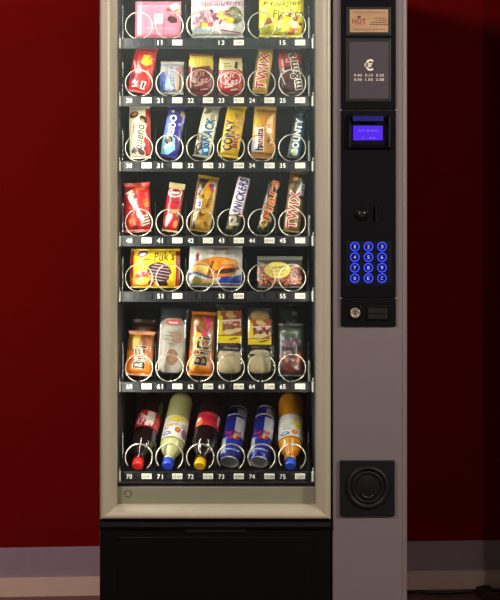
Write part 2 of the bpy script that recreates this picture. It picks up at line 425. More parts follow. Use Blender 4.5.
# coin return cup
mb = MB(); cbox(340, 461, 395, 516.5, 0.003, 0.0105, mat('#0e0e12', 0.55, spec=.25), 0.002, mb); cup = vpart(mb, 'coin_return')
cx, cz = 368, 487.5
mb = MB(); mb.lathe([(0.052, 0.0), (0.0515, 0.004), (0.047, 0.0065), (0.043, 0.0055), (0.040, 0.0008)], mat('#141418', 0.5, spec=.25), 56, (X(cx), 0.003, Z(cz)), 'y', cap=(False, False)); child(mb, 'bezel_ring', cup)
mb = MB(); mb.lathe([(0.040, 0.0008), (0.038, 0.0035), (0.0345, 0.0045), (0.0325, 0.002), (0.032, 0.0004)], mat('#0f0f12', 0.5, spec=.25), 56, (X(cx), 0.003, Z(cz)), 'y', cap=(False, False)); child(mb, 'inner_ring', cup)
mb = MB(); mb.lathe([(0.0325, 0.0003), (0.030, 0.0004), (0.022, 0.0022), (0.010, 0.0034), (0.002, 0.0036)], mat('#161113', 0.4, spec=.3), 48, (X(cx - 0.5), 0.003, Z(cz - 0.5)), 'y', cap=(False, True)); child(mb, 'cup_flap', cup)
mb = MB(); mb.tube([(X(cx) + 0.018 * cos(a), -0.002 , Z(cz) + 0.024 * sin(a)) for a in [radians(215 + 10 * i) for i in range(11)]], 0.0018, mat('#2b2a2e', 0.2), 8); child(mb, 'flap_lip', cup)

# ------------------------------------------------------------------ trays
YT = 0.13
S = s_at(0.16)
STRIP = [38, 95.8, 161, 236, 291.5, 382, 472]
COLS = [138.8, 169.5, 200.3, 231.0, 261.7, 292.3]
NUM = [['', '11', '', '13', '', '15'], ['20', '21', '22', '23', '24', '25'], ['30', '31', '32', '33', '34', '35'], ['40', '41', '42', '43', '44', '45'],
       ['', '51', '', '53', '', '55'], ['60', '61', '62', '63', '64', '65'], ['70', '71', '72', '73', '74', '75']]
FZ = [Z(v, YT) - 0.003 for v in STRIP]
RINGY = 0.141
RUN = [0.10, 0.075, 0.075, 0.075, 0.10, 0.15, 0.30]
TAGM = mat('#efe6d6', 0.45)
DIVP = clear('smoky_divider', '#b4bcbc', 2.0, 0.25, 1.5)
trays = []
for t in range(7):
    zs = Z(STRIP[t], YT); fz = FZ[t]
    mb = MB()
    mb.box((X(121, YT), YT + 0.006, fz - 0.003), (X(310.5, YT), 0.58, fz), DARK)
    mb.box((X(120.5, YT), YT + 0.002, zs - 0.0245), (X(311, YT), YT + 0.006, zs), LABEL_BLACK, 0.0008)
    mb.box((X(121, YT), YT + 0.004, zs - 0.026), (X(310.5, YT), YT + 0.02, zs - 0.0235), DARK)
    for px in (121, 310.0):
        mb.box((X(px, YT), YT + 0.012, fz), (X(px + 0.5, YT), 0.58, fz + 0.02), DARK)
    tr = vpart(mb, 'tray'); trays.append(tr)
    wide = t in (0, 4)
    for px in ([185.2, 246] if wide else [154.8, 185.2, 215.6, 246, 276.3]) + [122.3, 308.6]:
        mb = MB(); h = 0.088 if t < 5 else 0.10
        y0 = YT + 0.012; x = X(px, YT)
        pts = [(y0, 0), (y0, h - 0.006), (y0 + 0.002, h), (y0 + 0.007, h - 0.004), (y0 + 0.011, 0.03), (0.55, 0.024), (0.55, 0)]
        if t == 5: pts = pts[:4] + [(y0 + 0.009, 0.0)]
        vs = [(x - 0.0009, a, fz + b) for a, b in pts] + [(x + 0.0009, a, fz + b) for a, b in pts]
        n = len(pts)
        mb.add(vs, [(i, (i + 1) % n, n + (i + 1) % n, n + i) for i in range(n)] + [tuple(range(n - 1, -1, -1)), tuple(range(n, 2 * n))], DIVP)
        child(mb, 'divider', tr)
    for px, d in ((117.8, 1), (311.6, -1)):
        mb = MB(); mb.box((X(px + .2, YT), YT - 0.004, zs - 0.026), (X(px + 2.8, YT), YT + 0.012, zs + 0.001), WHITEP, 0.003)
        mb.box((X(px + 1.2, YT), YT + 0.0, zs + 0.002), (X(px + 2.0, YT), YT + 0.008, zs + 0.010), WHITEP, 0.002)
        child(mb, 'tray_clip', tr)
    if t < 4 or t == 5:
        mb = MB(); mb.box((X(308.3, YT), YT + 0.004, fz), (X(310.6, YT), YT + 0.03, fz + 0.055), mat('#8b9086', 0.35, 0.3), 0.002); child(mb, 'side_rail', tr)
    for c in range(6):
        px = COLS[c]; pyc = STRIP[t] + 4.6
        mb = MB(); cbx = (X(px - 12.8, YT), X(px - 6, YT))
        mb.box((X(px - 14.5, YT), YT, zs - 0.0205), (X(px - 4.6, YT), YT + 0.0025, zs - 0.002), mat('#18181d', 0.35), 0.0005)
        if NUM[t][c]: flat(mb, [T(NUM[t][c], 0, 0, 5.6 if NUM[t][c] != '11' else 4.2, 4.4, 0, mat('#f4eee2', 0.5), 0.012)], px - 9.6, pyc, YT)
        child(mb, 'number_label', tr)
        mb = MB(); mb.box((X(px - 1.6, YT), YT, zs - 0.0165), (X(px + 1.8, YT), YT + 0.003, zs - 0.006), mat('#050506', 0.6), 0.0006); child(mb, 'chip', tr)
        mb = MB()
        if NUM[t][c]:
            mb.box((X(px + 2.8, YT), YT, zs - 0.0178), (X(px + 12.8, YT), YT + 0.003, zs - 0.0045), TAGM, 0.0005)
            rr = random.Random(t * 10 + c)
            it = [R(-1.9, 0, 0.5, 5.0, 0, '#3a3632')]
            for u in (-3.6, -0.2, 1.6, 3.4):
                d = rr.choice(['0', '1', '0', '5', '8'])
                it.append(O(u, 0, 0.75, 1.6, 0.45, '#5b554e', 10) if d != '1' else R(u, 0, 0.5, 3.2, 0, '#5b554e'))
            flat(mb, it, px + 7.8, STRIP[t] + 4.6, YT)
            child(mb, 'price_tag', tr)
        else:
            mb.box((X(px + 3.4, YT), YT, zs - 0.0205), (X(px + 13.2, YT), YT + 0.0025, zs - 0.002), mat('#18181d', 0.35), 0.0005); child(mb, 'blank_label', tr)
        # wire spiral: open ring in front, runs back along the tray floor to further rings and the motor
        rr = 0.0340; wr = 0.0014 if t != 6 else 0.0019
        cxx = X(px, RINGY); cz_ = fz + rr + wr + 0.0008
        st = {0: 300, 1: 330, 2: 300, 3: 325, 4: 285, 5: 265, 6: 232}[t]
        rnd = random.Random(t * 17 + c); st += rnd.uniform(-8, 8)
        pts = []; y = RINGY
        if t == 6:
            for i in range(37):
                a = radians(218 - (218 + 52) * i / 36); pts.append((cxx + rr * cos(a), y + 0.004 * i / 36, cz_ + rr * sin(a)))
            y += 0.004
            a = radians(-52); pts.append((cxx + rr * cos(a), 0.57, cz_ + rr * sin(a)))
            mb = MB(); mb.tube(pts, wr, WIRE, 8)
        else:
            gap = st - 270 if st > 270 else 10
            for i in range(49):
                a = radians(st - (st - (-90)) * i / 48 + 360 * 0)
                pts.append((cxx + rr * cos(a), y + 0.009 * i / 48, cz_ + rr * sin(a)))
            y += 0.009
            pts.append((cxx, 0.57, cz_ - rr))
            mb = MB(); mb.tube(pts, wr, WIRE, 8)
        child(mb, 'spiral', tr)

# light strips behind the door frame
LS = mat('#ffffff', 0.5, emit='#fff2dc', es=3.0)
for px in (111.5, 320.5):
    mb = MB(); mb.box((X(px - 1.5), 0.043, Z(480)), (X(px + 1.5), 0.050, Z(-40)), WHITEP); vpart(mb, 'light_rail')

# ================================================================== PRODUCTS
def place(o, bx, row, y0, roll, tilt, lift=0.0):
    o.location = (X(bx, y0), y0, FZ[row] + 0.0078 + lift)
    o.rotation_mode = 'QUATERNION'
    o.rotation_quaternion = (Matrix.Rotation(-radians(tilt), 3, 'X') @ Matrix.Rotation(radians(roll), 3, 'Y')).to_quaternion()

def solve_len(row, y0, roll, tilt, top):
    zb = FZ[row] + 0.0078; L = 0.1
    for _ in range(4):
        L = (Z(top, y0 + L * sin(radians(tilt)) * cos(radians(roll))) - zb) / (cos(radians(tilt)) * cos(radians(roll)))
    return L

def pack(name, label, cat, row, bx, top, w, roll, thick, col, items, seal=(3, 3), sealcol=None, tilt=12, wr=0.6, pinch=0.06,
         skew=0.0, group=None, yoff=0.0, sealw=1.0, p=2.6, backcol=None, seed=None, h=None, lift=0.0, mk=foil):
    """flow-wrapped pack. w, seal and items in photo units (about 2.5 mm); items' v runs from the foot of the pack."""
    y0 = RINGY + 0.016 + thick * 0.5 * S + abs(sin(radians(roll))) * 0 + yoff
    extra = (w / 2) * S * abs(sin(radians(roll)))
    L = (solve_len(row, y0, roll, tilt, top) - extra * 0.5) if h is None else h * S
    H = L / S
    sd = seed if seed is not None else (sum(map(ord, label)) % 97)
    root = empty(name); place(root, bx, row, y0, roll, tilt, extra + lift + thick * .4 * S * sin(radians(tilt))); tag(root, label, cat, group)
    sb, stp = seal
    v0, v1 = sb, H - stp
    def squeeze(v):
        q = min(max((v - v0) / (v1 - v0), 0), 1)
        e = min(q, 1 - q) * (v1 - v0)
        return 1 - pinch * math.exp(-((e - 2.5) / 2.5) ** 2)
    def dep(u, v):
        q = min(max((v - v0) / (v1 - v0), 0), 1)
        e = min(q, 1 - q) * (v1 - v0)
        ramp = min(1.0, (e + 0.15) / (thick * 0.6 + 0.8)); ramp = sqrt(max(0, 1 - (1 - ramp) ** 2))
        uu = min(1.0, abs(u) / (w / 2)); side_ = max(0.0, 1 - uu ** p) ** 0.6
        nz = noise.noise(Vector((u * 0.16 + sd, v * 0.14, sd * 0.3))) * 0.55 + noise.noise(Vector((u * 0.4 + sd, v * 0.12, 3))) * 0.45 * math.exp(-e / 5.0)
        nz += 0.4 * noise.noise(Vector((u * .24, v * .2, sd)))
        return max(0.06, thick * 0.5 * ramp * side_ + nz * wr * 1.4 * side_ * min(1, e / 2 + 0.25))
    def fmap(u, v, e): return (u * squeeze(v) * S, -dep(u, v) * S - e * 0.001, v * S)
    n_u = max(4, round(w / 2 / 1.3)); n_v = max(8, round((v1 - v0) / 1.4)); gu = w / 2 / n_u; gv = (v1 - v0) / n_v
    mb = MB(); base = mk(col) if isinstance(col, str) else col
    nu = 2 * n_u
    for sgn in (1, -1):
        vs = []; fs = []
        for b in range(n_v + 1):
            for a in range(nu + 1):
                u, v = -w / 2 + gu * a, v0 + gv * b
                x, y, z = fmap(u, v, 0)
                vs.append((x, y if sgn > 0 else (0.0 if a in (0, nu) or b in (0, n_v) else -y * 0.8), z))
        for b in range(n_v):
            for a in range(nu):
                k = b * (nu + 1) + a
                for t3 in ((k, k + 1, k + nu + 1), (k + 1, k + nu + 2, k + nu + 1)): fs.append(t3 if sgn > 0 else t3[::-1])
        mb.add(vs, fs, base, True)
    lay(mb, items, fmap, (-w / 2 * 0.99, w / 2 * 0.99, v0 + 0.15, v1 - 0.15), (0, gu, v0, gv), mk=mk)
    mb.build('wrapper', root)
    scm = mk(sealcol) if isinstance(sealcol, str) else (sealcol or base)
    for a, b, up in ((0, sb, 0), (H - stp, H, 1)):
        if b - a < 0.3: continue
        mb = MB(); vs = []; fs = []; n = max(16, int(w * 1.6)); m_ = 4
        rs = random.Random(sd + up); ph = rs.uniform(0, 6)
        for j in range(m_ + 1):
            q = j / m_; v = a + (b - a) * q
            d = q if up else 1 - q
            for i in range(n + 1):
                u = (i / n - 0.5) * w * (1 - pinch * (1 - d) + (sealw - 1) * d)
                zig = (0.22 * (1 if i % 2 else -1)) if d == 1 else 0
                y = 0.12 * sin(i * 2.2) + 0.55 * d * sin(u * 0.32 + ph) * wr + (-0.0)
                vs.append((u * S, y * S, (v + zig * (1 if up else -1)) * S))
        for j in range(m_):
            for i in range(n):
                k = j * (n + 1) + i; fs.append((k, k + 1, k + n + 2, k + n + 1))
        nn = len(vs); vs2 = [(x, y + 0.0006, z) for x, y, z in vs]
        mb.add(vs, fs, scm, True); mb.add(vs2, [f[::-1] for f in fs], scm, True)
        mb.build('end_seal', root)
    root['_H'] = H
    del root['_H']
    return root

def OT(txt, u, v, L, H, rot, col, oc, bold=0.0, ow=0.05, g=0.9, shear=0.0, arc=0.0):
    return [T(txt, u, v, L, H, rot, oc, bold + ow, shear, arc), T(txt, u, v, L, H, rot, col, bold, shear, arc)]

# ---- top row
it = [R(-20.2, 17, 1.0, 40, 0, '#f2b3bd'), R(-17.5, 17, 1.6, 40, 0, '#f3b9c2'), R(-12, 17, .5, 40, 0, '#c9788a')]
it += [E(10.5, 27.5, 2.4, 2.8, 20, '#b51f2c'), E(12.2, 29.5, 1.2, .7, 40, '#5d8a3c'), E(17, 31, 5.0, 3.6, 10, '#efe2bf'), E(20, 27, 3, 3, 0, '#e7a090'), E(16.8, 24, 1.3, 2.2, 30, '#b51f2c'), R(17.5, 27, 3, 1.4, 40, '#5d8a3c')]
it += [G([(9, 17.5), (11, 21.5), (19, 19), (19, 14.5), (13, 14)], '#5a2f2a'), G([(11, 21.5), (19, 19), (18, 20.5), (12, 22.6)], '#8a5148')]
it += [R(0.5, 18.5, 8.6, 10, 0, '#f6ecec'), O(0.5, 18.5, 0, 0, 0, '#f6ecec', 3), T('Ritter', 0.3, 20.6, 6.6, 3.4, 0, '#3d2a33', .02), T('SPORT', 0.5, 16.0, 6.8, 2.6, 0, '#5d3a48', .01),
       T('Erdbeer Joghurt', 2, 8.5, 28, 2.4, 0, '#f4c4cc')]
pack('chocolate_bar', 'flat pink square chocolate packet with a strawberry picture, above number 11', 'chocolate', 0, 158, 2, 46, 0, 5, '#d9869a', it, (0.8, 1), '#e09aab', tilt=8, wr=0.25, pinch=0.0, p=8)

# 13 gums bag
it = [G([(-27, 17), (27, 17), (27, 40), (-27, 40)], '#d5c4c0'), R(0, 34, 60, 6, 0, '#c7a7b0'), T('JOGHURTIES', 5, 32.6, 36, 4.4, 3, '#6b2450', .015), R(-6, 26.5, 44, 3.0, -8, '#efe7dd')]
rr = random.Random(5)
cols = ['#c46a86', '#8d3f6a', '#e0a94a', '#d77a8d', '#a9557c', '#e2c23c', '#b7828d', '#dba7a9', '#6e3a63']
for i in range(46):
    it.append(blob(rr.uniform(-23, 12), rr.uniform(8, 25), rr.uniform(2.0, 3.6), rr.choice(cols), i))
it += [E(18, 22, 7, 9, 20, '#6d6a2a'), E(17, 24, 4, 5, 0, '#8a8438'), E(10, 24, 3.2, 2.6, 0, '#a33045')]
it += [G([(-27, 3), (-27, 8), (-8, 9), (2, 6), (4, 14), (10, 17), (14, 12), (27, 6), (27, 2), (-27, 2)], '#e9e3da'), R(-14, 6.5, 20, 4, -2, '#b9c8cc'), E(12.5, 16, 4.6, 3.6, 20, '#f0c81a'), E(13, 17, 1.5, 1.2, 20, '#fff0a0'), blob(-13, 11, 3.2, '#e6cf3a', 77), R(14, 5, 22, 1.2, -6, '#c05a86')]
pack('candy_bag', 'pinkish white bag of colourful fruit gums, in the middle above number 13', 'candy bag', 0, 217.5, -16, 53, 0, 12, '#d9d2cc', it, (2.5, 3), '#d8d4cf', tilt=8, wr=1.1)

it = [T('Knusper', 1, 33.2, 38, 8.0, 3, '#4a2a2a', .0, .15), T('Flocken', 7, 23.5, 30, 7.4, 5, '#4a2a2a', 0, .15)]
for i, (u, v, r) in enumerate(((-12.5, 15, 3.6), (-1, 18.5, 3.0), (14, 18, 3.2), (8, 22, 2.4), (-15, 12, 2.4), (19, 13, 2))):
    it += [blob(u, v, r, '#8c3a1c', i), blob(u - .4, v + .6, r * .55, '#b5602a', i + 9)]
it += [E(2, 8, 6, 4, 10, '#f4ec6a'), E(12, 12, 6, 3, -30, '#f6f3a8'), E(-3, 7, 3, 2, 0, '#a7c23a')]
rr = random.Random(3)
for i in range(12): it.append(blob(rr.uniform(8, 20), rr.uniform(3.5, 7.5), 1.5, rr.choice(['#e58a1c', '#d9691a', '#f0b42a']), i + 40))
it += [G([(-22, 3), (-14, 3), (-10, 9), (-16, 12), (-22, 7)], '#b6b22a')]
pack('candy_bag', 'bright yellow bag of chocolate flakes with dark script, above number 15', 'candy bag', 0, 281, -14, 45, 1, 12, '#e3d42a', it, (2.5, 3), '#e8dc4a', tilt=8, wr=1.2)

# ---- second row
it = [G([(-3, 30), (3.5, 27), (9, 31), (6, 39), (-1, 39)], '#e3bf1e'), E(2.5, 33, 4, 3.4, 30, '#f0d23a'), E(6.2, 14.5 + 7, 1.3, 2.8, 10, '#9aa83c'), R(-7.5, 25, 1.5, 14, 20, '#e8d5c8')]
it += [R(-4.5, 21, 1.2, 5, 0, '#f1dfd4'), R(-2, 21.5, 1.2, 5, 0, '#f1dfd4'), E(-8, 14, 1.4, 3, -20, '#4b4a86')]
it += [R(2.4, 7, 1.0, 7, -8, '#efe0d8'), R(5.8, 7.4, 1.0, 7, -8, '#efe0d8'), R(4.1, 7.2, 1.8, 7, -8, '#3b2a2e'), R(4, 11, 4.4, 1, -8, '#efe0d8'), R(4.4, 3.8, 4.4, 1, -8, '#efe0d8')]
it += [R(-6.4, 9.5, 1.0, 4.5, -30, '#f1dfd4'), R(-4.6, 8.6, 1.0, 4.5, 10, '#f1dfd4'), R(-2.6, 8.6, 1.0, 4.5, -20, '#f1dfd4'), R(-5, 5, 5, 1, 10, '#f1dfd4'), G([(-12, 44), (12, 44), (12, 40), (-12, 42)], '#e05a4e'), R(6, 38, 1.4, 8, -20, '#e36a5a')]
pack('candy_bag', 'red candy packet with a yellow patch, leaning over number 20', 'candy bag', 1, 138.0, 49, 23, 10, 8, '#c8242a', it, (2.5, 3.5), '#d9454a')
it = [G([(-12, 0), (-7, 0), (-4.5, 14), (-9, 24), (-12, 22)], '#3c5fae'), G([(-7, 3), (-4, 3), (-3, 16), (-6, 20)], '#8fb0dc'), R(8.5, 12, 2.0, 20, 2, '#7a4a38'), R(6.2, 11, 1.6, 20, 2, '#c9a06c'), E(8, 25, 4, 3, 0, '#b98a86'),
      ] + OT('Knoppers', 0.4, 15, 25, 7.6, -80, '#1d2c6a', '#dcdce4', .02)
pack('wafer_snack', 'small white and blue wafer packet with brown edge, above number 21', 'wafer', 1, 171.5, 62.5, 24, 1, 8, '#aeabac', it, (2.2, 3), '#b9b3ae')
def kit(dark, lo):
    a = '#7d1f2b' if dark else '#d0142a'; b = '#caa090' if dark else '#f6ded6'
    e = [E(0, lo, 10.6, 7.4, 0, b, 28), E(0, lo, 9.8, 6.6, 0, a, 28)]
    e += [T('Kit', -1.0, lo + 3.3, 10, 5.4, 5, b, .03, .2), T('Kat', 1.0, lo - 3.2, 13, 6.0, 5, b, .03, .2)]
    e += [R(-2, lo - 8.6, 9, 1.8, 10, b), R(4, 4.2, 8, 1.3, 8, b)]
    return e
it = [R(0, 33, 30, 15, 0, '#d8c35e'), G([(-13, 24), (13, 24), (9, 29), (-6, 27), (-13, 29)], '#8a2430')] + [R(u, 33, .5, 9, 0, '#b59c3c') for u in (-6, -2, 2, 6)] + kit(True, 17)
pack('chocolate_bar', 'dark red packet with a yellow cream top, above number 22', 'chocolate', 1, 200.3, 54.5, 25, 1, 8, '#7d1f2b', it, (2, 2.0), '#a8303a')
it = [R(0, 31, 30, 13, 0, '#d9cc9c'), R(5.5, 29.5, 3, 7, -8, '#5a3020'), R(-4, 31, 7, 1.2, 0, '#9c8a55'), R(-3, 28.4, 8, 1.0, 0, '#9c8a55'), G([(-13, 21), (13, 21), (9, 25.5), (-5, 23.5), (-13, 26)], '#d0142a')] + kit(False, 15.5)
pack('chocolate_bar', 'bright red packet with a cream top, above number 23', 'chocolate', 1, 230.6, 57.5, 24, 0, 8, '#d0142a', it, (2, 2.0), '#b03038')
it = OT('TWIX', -0.2, 22.5, 37, 9.4, 90, '#c01f2c', '#f4e7d6', .02, .05, 2.0) + [R(-6.8, 24, 1.5, 40, 0, '#8f6d28'), G([(-8, 0), (8, 0), (8, 3), (-8, 4.6)], '#e0b652'), R(6.6, 22, 1.2, 40, 0, '#e6c268')]
pack('chocolate_bar', 'gold caramel biscuit bar with big red letters, above number 24', 'chocolate', 1, 259.5, 47, 16, 8, 7, '#c89b3e', it, (2.2, 4), '#cfa64c')
it = [G([(-13, 26), (13, 30), (13, 46), (-13, 46)], '#a3222c'), G([(-13, 24), (-5, 30), (2, 44), (-4, 46), (-13, 46)], '#b3403a'), E(11, 22, 2.4, 3.5, 0, '#7d8a3a'), E(-7, 20, 3.6, 5.6, -20, '#6e1c26'), E(-6.6, 11, 3.0, 4.6, 20, '#3f1a1c'), R(-8.6, 15, .8, 14, 15, '#d9c0b0')]
it += OT("m&m's", 3.2, 22, 37, 9.6, 97, '#2c1512', '#eadfd0', .03, .05, 1.6)
pack('candy_bag', 'dark brown and red bag of chocolate beans, rightmost above number 25', 'candy bag', 1, 292.5, 51.5, 24, -4, 9, '#4f1e20', it, (2, 3), '#6e2a28', wr=1.0)

# ---- third row
it = [G([(5.5, 0), (11, 0), (11, 53), (7, 53), (6, 44), (8, 36), (5.5, 28), (8, 20), (5, 12)], '#b3242a'), E(8, 38, 3, 5, 10, '#c94a44'), E(-5.5, 45, 4.8, 3.6, 20, '#6b4630'), E(-5, 45.6, 2.6, 1.6, 20, '#b58a5a'), E(4, 40, 4.6, 3.0, -40, '#4d2d20'), E(3.2, 38.6, 2.0, 1.3, -40, '#caa06a'), E(-5, 8, 4.4, 2.6, 30, '#4d2d20'), E(1, 6, 4.2, 2.6, -30, '#5a3626'), E(6.5, 17, 2.5, 4.6, 10, '#c23a38'), E(6, 9, 2.2, 3, 30, '#a02a2c'), E(-4, 4.4, 2, 1.2, 0, '#c9a47a')]
it += [T('bueno', -0.8, 22, 25, 8.5, 82, '#4c2a20', .01, .1), T('kinder', -6.5, 31, 9, 2.2, 82, '#b3242a', .02)]
pack('chocolate_bar', 'cream white bar with brown lettering and red edge, above number 30', 'chocolate', 2, 140.5, 107, 21.5, -2, 7, '#ddd6bf', it, (2.2, 3), '#d6cfb8')
it = [G([(-9, 2), (-1, 2), (5, 8), (3, 20), (-9, 22)], '#8fc3dc'), G([(-9, 22), (-6, 20), (-3, 34), (-5, 44), (-9, 40)], '#7c8fd0'), E(-3, 17, 4.0, 4.4, 20, '#3b2a24'), E(-2.6, 17.4, 2.4, 2.8, 20, '#8a7458'), E(0, 13.4, 2.6, 1.6, 0, '#eef4f6'), R(-4, 10, 6, 3.4, 30, '#dceaf0')]
it += [O(-2.2, 40.0, 3.4, 3.6, 1.5, '#f0f0f6', 22), T('REO', -2.0, 28.5, 14.0, 5.4, 86, '#f0f0f6', .04), E(-4, 47.2, 1.8, 1.5, 0, '#c8cf6a'), R(6, 46, 3.4, 5.4, -10, '#c3b23c'), E(5, 34.6, 1.5, 1.5, 0, '#a7b0c8'), R(8, 41, 1.4, 9, 0, '#c9a8d8')]
pack('chocolate_bar', 'purple bar with white letters and a light blue foot, above number 31', 'chocolate', 2, 168.8, 107.5, 18.5, 9.5, 7, '#4a3796', it, (2, 3), '#4a3a94')
it = [E(-5.5, 20, 3.4, 5, 10, '#7a5a4c'), E(-4.5, 9.5, 3.4, 4.8, -20, '#54362c'), E(-4.5, 10.5, 1.5, 2.4, -20, '#b8a08a'), E(-3, 47, 4, 2.0, 30, '#a08a70'), E(3, 41, 2.4, 4, 10, '#b8aa92'), G([(0, 2.5), (6.5, 2.5), (7, 11), (1, 13), (-1.5, 8)], '#2a86b8'), R(3.4, 7.4, 4.4, 3.0, 20, '#cfe6f0'), G([(-8, 0), (-2, 0), (-3, 4), (-8, 6)], '#6b5548'), R(-6.6, 34, 1, 14, 0, '#b5a78e')]
it += [T('SNACK', 1.4, 26, 28, 8.6, 88, '#1577a0', .05)]
pack('chocolate_bar', 'cream bar with big turquoise capital letters, above number 32', 'chocolate', 2, 201.3, 107, 16.5, 11.5, 7, '#e4dcc4', it, (2, 3.5), '#c9c4b2', sealw=1.12)
it = [T('CORNY', -3.0, 22, 31, 8.6, 90, '#2c2a6e', .045), T('BIG', 4.6, 17, 13.5, 4.8, 90, '#c23a4a', .05), E(4, 36, 4.4, 9, 0, '#d9b13c'), E(-4, 46, 4, 3, 0, '#f3d93a')]
rr = random.Random(8)
for i in range(16): it.append(blob(rr.uniform(0, 8), rr.uniform(28, 45), rr.uniform(.8, 1.5), rr.choice(['#b98428', '#e8cf74', '#c99a3a']), i))
pack('cereal_bar', 'bright yellow cereal bar with dark blue and red letters, above number 33', 'cereal bar', 2, 228.5, 106.5, 19, 9, 7, '#ecc41e', it, (3, 4), '#f0cb22', sealw=1.18)
it = [G([(-11, 22), (-3, 30), (-8, 50), (-11, 50)], '#e0c03c'), E(5.5, 38, 2.4, 9, -25, '#e8cfa0'), E(5, 28, 3.0, 3, 0, '#f0e2c0'), R(-9.6, 10, 2.4, 14, 0, '#6d8fb0'), blob(5.5, 17, 2.4, '#a8572a', 3), blob(7.4, 13, 1.8, '#c0742f', 4), blob(-5, 30, 1.6, '#b04a2a', 5), O(5, 39, 4, 6, .6, '#c07a2a', 20, rot=-20), R(0, 47, 22, .6, 0, '#b98a3a'), G([(-11, 3), (11, 3), (11, 5), (-11, 6)], '#9a6a2a')]
it += [R(-3.9, 18.5, 9, 25, 2, '#f4ece0'), T('hanuta', -3.8, 18.5, 22, 6.4, 92, '#8a2a30', .04), T('h', -3.6, 9.2, 4, 7.4, 92, '#26305e', .05)]
pack('wafer_snack', 'orange yellow wafer packet with a white name box, above number 34', 'wafer', 2, 262, 107.5, 22.5, 4, 7, '#dba346', it, (1.2, 4), '#e8bd66', pinch=0.02)
it = [G([(-2, 0), (6.2, 0), (6.2, 38), (-1, 44)], '#2f5a86'), G([(-6, 0), (0, 0), (-1, 12), (-6, 14)], '#4d6a50'), E(1, 46, 2.6, 2.2, 0, '#7d8488')] + [T('BOUNTY', 0.2, 22.5, 35, 6.4, 90, '#e6e6da', .05), E(0.8, 4.2, 3, 2.2, 0, '#b8c89a')]
pack('chocolate_bar', 'narrow dark blue coconut bar with white capitals, above number 35', 'chocolate', 2, 293.2, 108.5, 12.5, 9.5, 6, '#23303c', it, (2, 5), '#3a4248', sealw=1.3)

# ---- fourth row
it = [E(3, 45, 6.4, 3.2, -5, '#d9712c'), E(9, 29, 3.6, 4.4, 0, '#c4652a'), E(9.4, 27, 2.0, 2.6, 0, '#d99a3c'), E(-5.5, 10, 4.6, 4.6, 0, '#d0642c'), E(-6.4, 10.8, 2.4, 2.2, 0, '#e58a4a'), E(6, 6, 5, 3, 10, '#a8362c'), E(-2, 4.6, 2.5, 2, 0, '#6b2a22'), E(-7, 42, 2.4, 1.4, 0, '#7a4a2a')]
it += [G([(1, 17), (12, 17), (13, 5), (5, 6)], '#8a4038')] + [R(6.0 + i * 1.1, 15 - i * 2.6, 9, 1.0, 20, '#d6cbb8') for i in range(4)] + [T('Maltesers', -0.8, 26, 33, 6.6, -65, '#f3e8e0', .06)]
pack('candy_bag', 'red bag of malt balls with slanting white name, above number 40', 'candy bag', 3, 138.3, 184, 26, -3, 10, '#c4221f', it, (3, 4), '#cc3a32', sealw=1.06, wr=1.0)
it = [E(-0.5, 40, 7.4, 5.0, 8, '#f0e6e0'), E(-0.5, 40, 6.2, 3.9, 8, '#a8182a'), T('Pom', -0.6, 40, 8.5, 3.2, 8, '#f0dfd8', .04), R(0, 30, 13, 1.0, 4, '#7a1020'), E(-3, 12, 3.6, 7, -20, '#e09a98'), E(-1.6, 14, 1.5, 4, -20, '#f2c8c0'), E(5, 8, 2.2, 4, 0, '#d8964a'), R(3, 22, 8, 1.2, 20, '#d9b06a'), E(1, 20, 3, 1.2, -10, '#cfa860'), E(5, 17, 1.4, 2, 0, '#7a8a3a')]
pack('candy_bag', 'slim red snack bag with a cream crimped top, above number 41', 'candy bag', 3, 169.5, 184.5, 16.5, 8.5, 8, '#b81f36', it, (2, 6), '#cbbd92')
it = [G([(-10, 0), (-5, 0), (-7, 12), (-4, 20), (-8, 30), (-5, 40), (-2, 46), (3, 57), (-10, 57)], '#4f2a20'), blob(0, 19, 4.0, '#7a4a1c', 1), blob(1, 20.4, 3.0, '#d8a83c', 2), blob(4.6, 8, 2.6, '#8a5a1e', 3), blob(-3, 9, 3.2, '#e0b544', 4), blob(3.6, 26, 2.0, '#8a5a1e', 5), blob(-2, 36, 2.2, '#6e4220', 6), blob(-6, 16, 2.6, '#c79a30', 7)]
it += [G([(1, 47), (4, 50), (9, 49), (9.5, 44), (7, 41), (4, 44)], '#b8242c'), R(6.4, 48.0, 6, 3.0, 8, '#2f3f96'), R(-5, 27.4, 5.4, 8.6, 4, '#e9e0ee'), T('ab', -5, 27.4, 6, 3.4, 92, '#5a3a86', .05), T('Pick', 4.5, 33, 11, 2.6, 88, '#6b4414', .02), E(2, 38, 3.2, 5, 0, '#d2a636')]
pack('chocolate_bar', 'gold and brown biscuit bar with a small red and blue emblem, above number 42', 'chocolate', 3, 199.5, 177.5, 21, 9, 7, '#bb932c', it, (2, 3.5), '#b28d30', sealw=1.1)
it = [R(0, 37, 12.6, 40, 0, '#efe6ea'), R(-6.0, 36, 1.3, 42, 0, '#9a2430'), R(6.0, 36, .9, 42, 0, '#b03040'), T('SNICKERS', 0.2, 37.4, 35.5, 8.4, 90, '#33308e', .035, .12), R(0, 16.6, 13, 1.6, 24, '#b0303a'), T('2', -0.4, 11, 7.0, 9.0, 20, '#e8dcc4', .06), E(-2.6, 3.6, 3, 2.0, 0, '#b8a040')]
pack('chocolate_bar', 'slim bar with blue letters on a white and red band, above number 43', 'chocolate', 3, 231.3, 177, 13, 13.5, 6, '#4c4a44', it, (1.8, 2), '#3c2a28')
it = OT('Mars', 0, 33, 41, 9.6, 90, '#c03322', '#dfb377', .0, .045, 1.2, .2) + [E(-1.5, 8, 4.2, 5, 0, '#7a6a34'), O(-1.5, 8.4, 4.0, 4.0, 1.1, '#cdb56a', 18), O(-1.0, 5, 2.8, 2.8, .9, '#cdb56a', 14, 40, 300), R(-2.0, 11, 5, .9, 40, '#e5d69a')]
